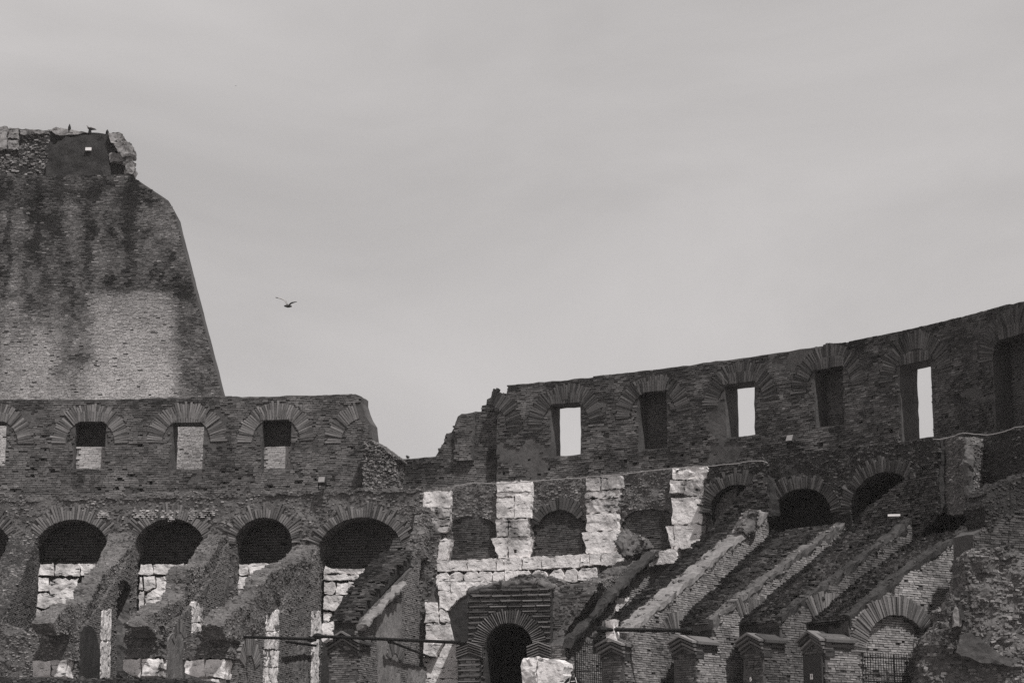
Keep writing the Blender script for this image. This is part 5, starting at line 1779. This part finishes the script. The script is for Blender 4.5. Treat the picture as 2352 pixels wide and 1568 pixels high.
# finials on the attic
for k, (u, v, hgt) in enumerate(((160, 303, .55), (207, 306, .32), (247, 308, .3))):
    a, b = AT.at(u, v)
    V, Fq = tube([AT.w(a, b - .1, .1), AT.w(a, b + hgt * .6, .1), AT.w(a, b + hgt, .1)], [.14, .10, .02], 6)
    tag(put('iron_spike', V, Fq, 'iron'), ('tall thin dark spike on the rubble rim of the attic block', 'short dark spike under the perched gull on the attic', 'short dark spike beside the travertine end of the attic')[k], 'spike', 'spikes on the attic rim')

# ================================================================== gulls
def gull(name, label, c, wings, body, sc, chord=.17, roll=0.0):
    """wings: polylines of (x, z) in body lengths seen from the front quarter"""
    root = thing(name, label, 'bird', tuple(c))
    c = Vector(c)
    n = 9
    V, Fq = [], []
    prof = [(-.5, .01), (-.42, .035), (-.28, .05), (-.1, .075), (.1, .08), (.25, .065), (.35, .05), (.43, .045), (.5, .012)]
    bx, bz = body
    pth = [c + Vector((bx * t * sc, -.6 * t * sc * .2, bz * t * sc)) for t, _ in prof]
    V, Fq = tube(pth, [r * sc for _, r in prof], 10)
    put('body', V, Fq, 'gull_dark', root, smooth=True)
    tl = c + Vector((-bx * .5 * sc, .06 * sc, -bz * .5 * sc))
    V = [tuple(tl + Vector(q) * sc) for q in ((.06, -.02, .01), (-.2, .05, .03), (-.22, -.02, .0), (-.18, -.09, .0), (.06, -.02, -.01), (-.2, .05, .015), (-.22, -.02, -.015), (-.18, -.09, -.015))]
    put('tail', V, [(0, 1, 2, 3), (7, 6, 5, 4), (0, 4, 5, 1), (1, 5, 6, 2), (2, 6, 7, 3), (3, 7, 4, 0)], 'white', root)
    for wi, (pl, mt) in enumerate(wings):
        V, Fq = [], []
        m = len(pl)
        for i, (x, z, ch, th) in enumerate(pl):
            p = c + Vector((x, .0, z)) * sc
            f = Vector((-.25, -1, -.35)).normalized()
            V += [tuple(p + f * ch * .4 * sc), tuple(p + Vector((0, 0, th * sc))), tuple(p - f * ch * .6 * sc), tuple(p - Vector((0, 0, th * sc)))]
        for i in range(m - 1):
            for k in range(4):
                Fq.append((i * 4 + k, i * 4 + (k + 1) % 4, (i + 1) * 4 + (k + 1) % 4, (i + 1) * 4 + k))
        Fq += [(3, 2, 1, 0), tuple((m - 1) * 4 + k for k in range(4))]
        me = put('wing', V, Fq, mt, root, smooth=True)
        me.data.materials.append(M['gull_dark'])
        for poly in me.data.polygons:
            if poly.center[0] ** 2 > (.55 * sc) ** 2 or wi == 1:
                poly.material_index = 1
    return root


X, Y, Z = sight(662, 703)
gp = (X * 105 / Y, 105, Z * 105 / Y)
lw_pts = [(-.02, .03, .22, .04), (-.10, .15, .24, .045), (-.17, .28, .24, .045), (-.25, .35, .22, .04), (-.38, .41, .18, .035), (-.55, .445, .12, .028), (-.68, .465, .03, .012)]
rw_pts = [(.02, .03, .24, .06), (.09, .11, .28, .06), (.17, .17, .24, .05), (.27, .20, .16, .035), (.38, .225, .08, .022), (.45, .24, .03, .012)]
gull('gull', 'gull with raised wings gliding in the open sky above the gallery gap', gp, [(lw_pts, 'gull_pale'), (rw_pts, 'gull_dark')], (-.42, .0), .95)
X, Y, Z = sight(541.5, 197.5)
gull('gull', 'tiny distant bird high in the sky above the tall outer wall', (X * 170 / Y, 170, Z * 170 / Y), [([(-.02, .02, .2, .03), (-.2, .0, .2, .03), (-.42, -.12, .08, .02)], 'gull_dark'), ([(.02, .02, .2, .03), (.2, .0, .2, .03), (.42, -.12, .08, .02)], 'gull_dark')], (.3, .0), .22)
# gull standing on the attic rim
a, b = AT.at(208, 303)
pg = Vector(AT.w(a, b, .1))
sg_ = thing('gull', 'grey gull perched with head up on a spike of the attic block', 'bird', tuple(pg))
V, Fq = tube([pg + Vector(q) for q in ((-.2, 0, .34), (-.14, 0, .24), (-.02, 0, .2), (.12, 0, .2), (.26, 0, .17), (.44, 0, .12))], [.03, .07, .11, .11, .07, .01], 10)
put('body', V, Fq, 'gull_dark', sg_, smooth=True)
V, Fq = tube([pg + Vector(q) for q in ((-.16, 0, .27), (-.19, 0, .36), (-.22, 0, .42), (-.3, 0, .4))], [.06, .055, .05, .008], 8)
put('head', V, Fq, 'gull_pale', sg_, smooth=True)
V, Fq = tube([pg + Vector(q) for q in ((-.02, -.06, .27), (.12, -.07, .26), (.3, -.05, .2), (.4, -.02, .15))], [.05, .07, .05, .01], 8)
put('wing', V, Fq, 'gull_pale', sg_, smooth=True)
for s in (-1, 1):
    V, Fq = tube([pg + Vector((.02, .03 * s, .14)), pg + Vector((.02, .03 * s, 0))], .012, 6)
    put('leg', V, Fq, 'gull_dark', sg_)

# ================================================================== person on the terrace
def person():
    Yp = 95.0
    X, Y, Z = sight(1315.5, 1540)
    px, ztop = X * Yp / Y, Z * Yp / Y
    Hh = ztop - Z_LOW
    k = Hh / 1.75
    base = Vector((px, Yp, Z_LOW))
    root = thing('person', 'person in black shirt with pale shoulder straps, hands at chest, before the travertine block', 'person', tuple(base))
    J = {'pelvis': (0, 0, .95), 'waist': (0, .01, 1.08), 'chest': (0, .01, 1.30), 'neck0': (0, .0, 1.45), 'neck': (0, -.01, 1.51), 'head0': (0, -.015, 1.57), 'head1': (0, -.015, 1.65), 'head2': (0, -.01, 1.72),
         'shL': (-.17, .01, 1.41), 'elL': (-.36, .0, 1.22), 'wrL': (-.20, -.22, 1.17), 'haL': (-.16, -.24, 1.18), 'shR': (.17, .01, 1.41), 'elR': (.38, .0, 1.23), 'wrR': (.22, -.22, 1.17), 'haR': (.18, -.24, 1.18),
         'hipL': (-.10, 0, .90), 'knL': (-.12, -.02, .50), 'anL': (-.13, .02, .09), 'toL': (-.15, -.15, .035), 'hipR': (.10, 0, .90), 'knR': (.12, -.02, .50), 'anR': (.13, .02, .09), 'toR': (.15, -.15, .035)}
    R = {'pelvis': (.16, .12), 'waist': (.145, .11), 'chest': (.17, .125), 'neck0': (.085, .075), 'neck': (.055, .058), 'head0': (.062, .075), 'head1': (.078, .095), 'head2': (.058, .07),
         'shL': (.075, .075), 'elL': (.048, .048), 'wrL': (.033, .033), 'haL': (.04, .025), 'shR': (.075, .075), 'elR': (.048, .048), 'wrR': (.033, .033), 'haR': (.04, .025),
         'hipL': (.09, .09), 'knL': (.06, .06), 'anL': (.042, .042), 'toL': (.045, .03), 'hipR': (.09, .09), 'knR': (.06, .06), 'anR': (.042, .042), 'toR': (.045, .03)}
    E = [('pelvis', 'waist'), ('waist', 'chest'), ('chest', 'neck0'), ('neck0', 'neck'), ('neck', 'head0'), ('head0', 'head1'), ('head1', 'head2'), ('neck0', 'shL'), ('shL', 'elL'), ('elL', 'wrL'), ('wrL', 'haL'),
         ('neck0', 'shR'), ('shR', 'elR'), ('elR', 'wrR'), ('wrR', 'haR'), ('pelvis', 'hipL'), ('hipL', 'knL'), ('knL', 'anL'), ('anL', 'toL'), ('pelvis', 'hipR'), ('hipR', 'knR'), ('knR', 'anR'), ('anR', 'toR')]
    V = {n: list(p) for n, p in J.items()}
    R = dict(R)
    for side, sx in (('L', -1), ('R', 1)):        # five fingers closing on the strap
        hx, hy, hz = J['ha' + side]
        for q in range(4):
            b = (hx - sx * .015, hy - .012, hz + .022 - q * .015)
            n0, n1 = 'f%s%d' % (side, q), 'g%s%d' % (side, q)
            ln = (.034, .04, .037, .028)[q]
            V[n0] = [b[0] - sx * ln, b[1] - .006, b[2]]
            V[n1] = [b[0] - sx * (ln + .012), b[1] + .028, b[2] - .004]
            R[n0], R[n1] = (.0085, .0085), (.007, .007)
            E += [('ha' + side, n0), (n0, n1)]
        V['t' + side] = [hx - sx * .012, hy - .02, hz + .05]
        R['t' + side] = (.0095, .0095)
        E.append(('wr' + side, 't' + side))
    names = list(V)
    me = bpy.data.meshes.new('body')
    me.from_pydata([tuple(np.array(V[n]) * k) for n in names], [(names.index(a), names.index(b)) for a, b in E], [])
    tmp = bpy.data.objects.new('body_tmp', me)
    COL.objects.link(tmp)
    md_ = tmp.modifiers.new('skin', 'SKIN')
    if not me.skin_vertices:
        me.attributes.new('skin', 'FLOAT', 'POINT')
    sk = me.skin_vertices[0].data
    for i, n in enumerate(names):
        sk[i].radius = (R[n][0] * k, R[n][1] * k)
        sk[i].use_root = n == 'pelvis'
    sb = tmp.modifiers.new('sub', 'SUBSURF')
    sb.levels = sb.render_levels = 2
    dg = bpy.context.evaluated_depsgraph_get()
    dg.update()
    m2 = bpy.data.meshes.new_from_object(tmp.evaluated_get(dg))
    bpy.data.objects.remove(tmp)
    m2.materials.clear()
    for q in ('cloth', 'skin', 'hand_skin'):
        m2.materials.append(M[q])
    for p in m2.polygons:
        c = p.center / k
        p.use_smooth = True
        p.material_index = 1 if c.z > 1.485 else 2 if (c.y < -.19 and c.z > 1.0) else 0
    b = bpy.data.objects.new('body', m2)
    COL.objects.link(b)
    b.parent = root

    def blob(name, c, r, mat, z0=None):
        V, Fq = [], []
        for i in range(9):
            th = pi * i / 8
            for j in range(14):
                ph = 2 * pi * j / 14
                V.append((c[0] + r[0] * sin(th) * cos(ph), c[1] + r[1] * sin(th) * sin(ph), c[2] + r[2] * cos(th)))
        for i in range(8):
            for j in range(14):
                Fq.append((i * 14 + j, i * 14 + (j + 1) % 14, (i + 1) * 14 + (j + 1) % 14, (i + 1) * 14 + j))
        put(name, [tuple(Vector(v) * k + base) for v in V], Fq, mat, root, smooth=True)
    blob('hair', (0, .012, 1.685), (.088, .10, .075), 'hair')
    blob('nose', (0, -.118, 1.615), (.013, .018, .022), 'skin')
    for s in (-1, 1):
        blob('ear', (s * .083, -.005, 1.615), (.012, .022, .032), 'skin')
        blob('eye', (s * .032, -.1, 1.635), (.014, .01, .008), 'black')
    blob('mouth', (0, -.104, 1.578), (.024, .008, .006), 'hair')
    for s, m_ in ((-1, 'strap_dim'), (1, 'white')):
        V, Fq = tube([Vector(q) * k + base for q in ((s * .10, -.03, 1.475), (s * .12, -.10, 1.43), (s * .135, -.135, 1.36), (s * .15, -.15, 1.28), (s * .16, -.15, 1.2))], .012 * k, 6)
        put('shoulder_strap', V, Fq, m_, root)
    # pale chest print, not legible in the photograph
    for q in range(7):
        x = -.085 + q * .028
        V, Fq = slab_box(Vector((x, -.158, 1.285 + q * .003)) * k + base, (.021 * k, 0, 0), (0, .03 * k, 0), (0, 0, (.026 + .008 * (q % 3 == 1)) * k))
        put('chest_print', V, Fq, 'white', root)


person()

# ================================================================== dry plants on the ledges
def tuft(c, h, n, lab, seed):
    rs = random.Random(seed)
    V, Fq = [], []
    for i in range(n):
        a = rs.uniform(0, 2 * pi)
        l = h * rs.uniform(.5, 1)
        d = Vector((cos(a), sin(a), 0))
        p0 = Vector(c) + d * rs.uniform(0, .08)
        p1 = p0 + d * l * rs.uniform(.2, .7) + Vector((0, 0, l))
        s = Vector((-d.y, d.x, 0)) * .016
        b = len(V)
        V += [tuple(p0 - s), tuple(p0 + s), tuple((p0 + p1) / 2 + s * 1.6 + Vector((0, 0, l * .1))), tuple((p0 + p1) / 2 - s * 1.6 + Vector((0, 0, l * .1))), tuple(p1)]
        Fq += [(b, b + 1, b + 2, b + 3), (b + 3, b + 2, b + 4)]
    tag(put('dry_plant', V, Fq, 'twig'), lab, 'plant', 'dry tufts rooted on the ruin')


PL = ['on the low stump beside the spur', 'on the second travertine pier', 'above the first black arch', 'on the dark arcade rim near the tall slit', 'on the middle of the portal rim', 'at the right end of the portal rim']
for k, (fr, u, v, h_) in enumerate(((SB, 938, 1053, .22), (CW, 1178, 1105, .3), (RW, 1760, 1052, .35), (RW, 2060, 1015, .3), (PF, 1150, 1345, .35), (PF, 1230, 1348, .3))):
    tuft(on(fr, u, v, .1), h_, 16, 'small dry plant tuft rooted ' + PL[k], 900 + k)


# ================================================================== thin haze volume added to lift the blacks
V, Fq = slab_box((-1600, -600, -4.0), (3200, 0, 0), (0, 2700, 0), (0, 0, 60.0))
hz = put('haze', V, Fq, 'added_haze')
hz['kind'] = 'stuff'
tag(hz, 'thin even haze added around the whole ruin to lift the blacks', 'haze')
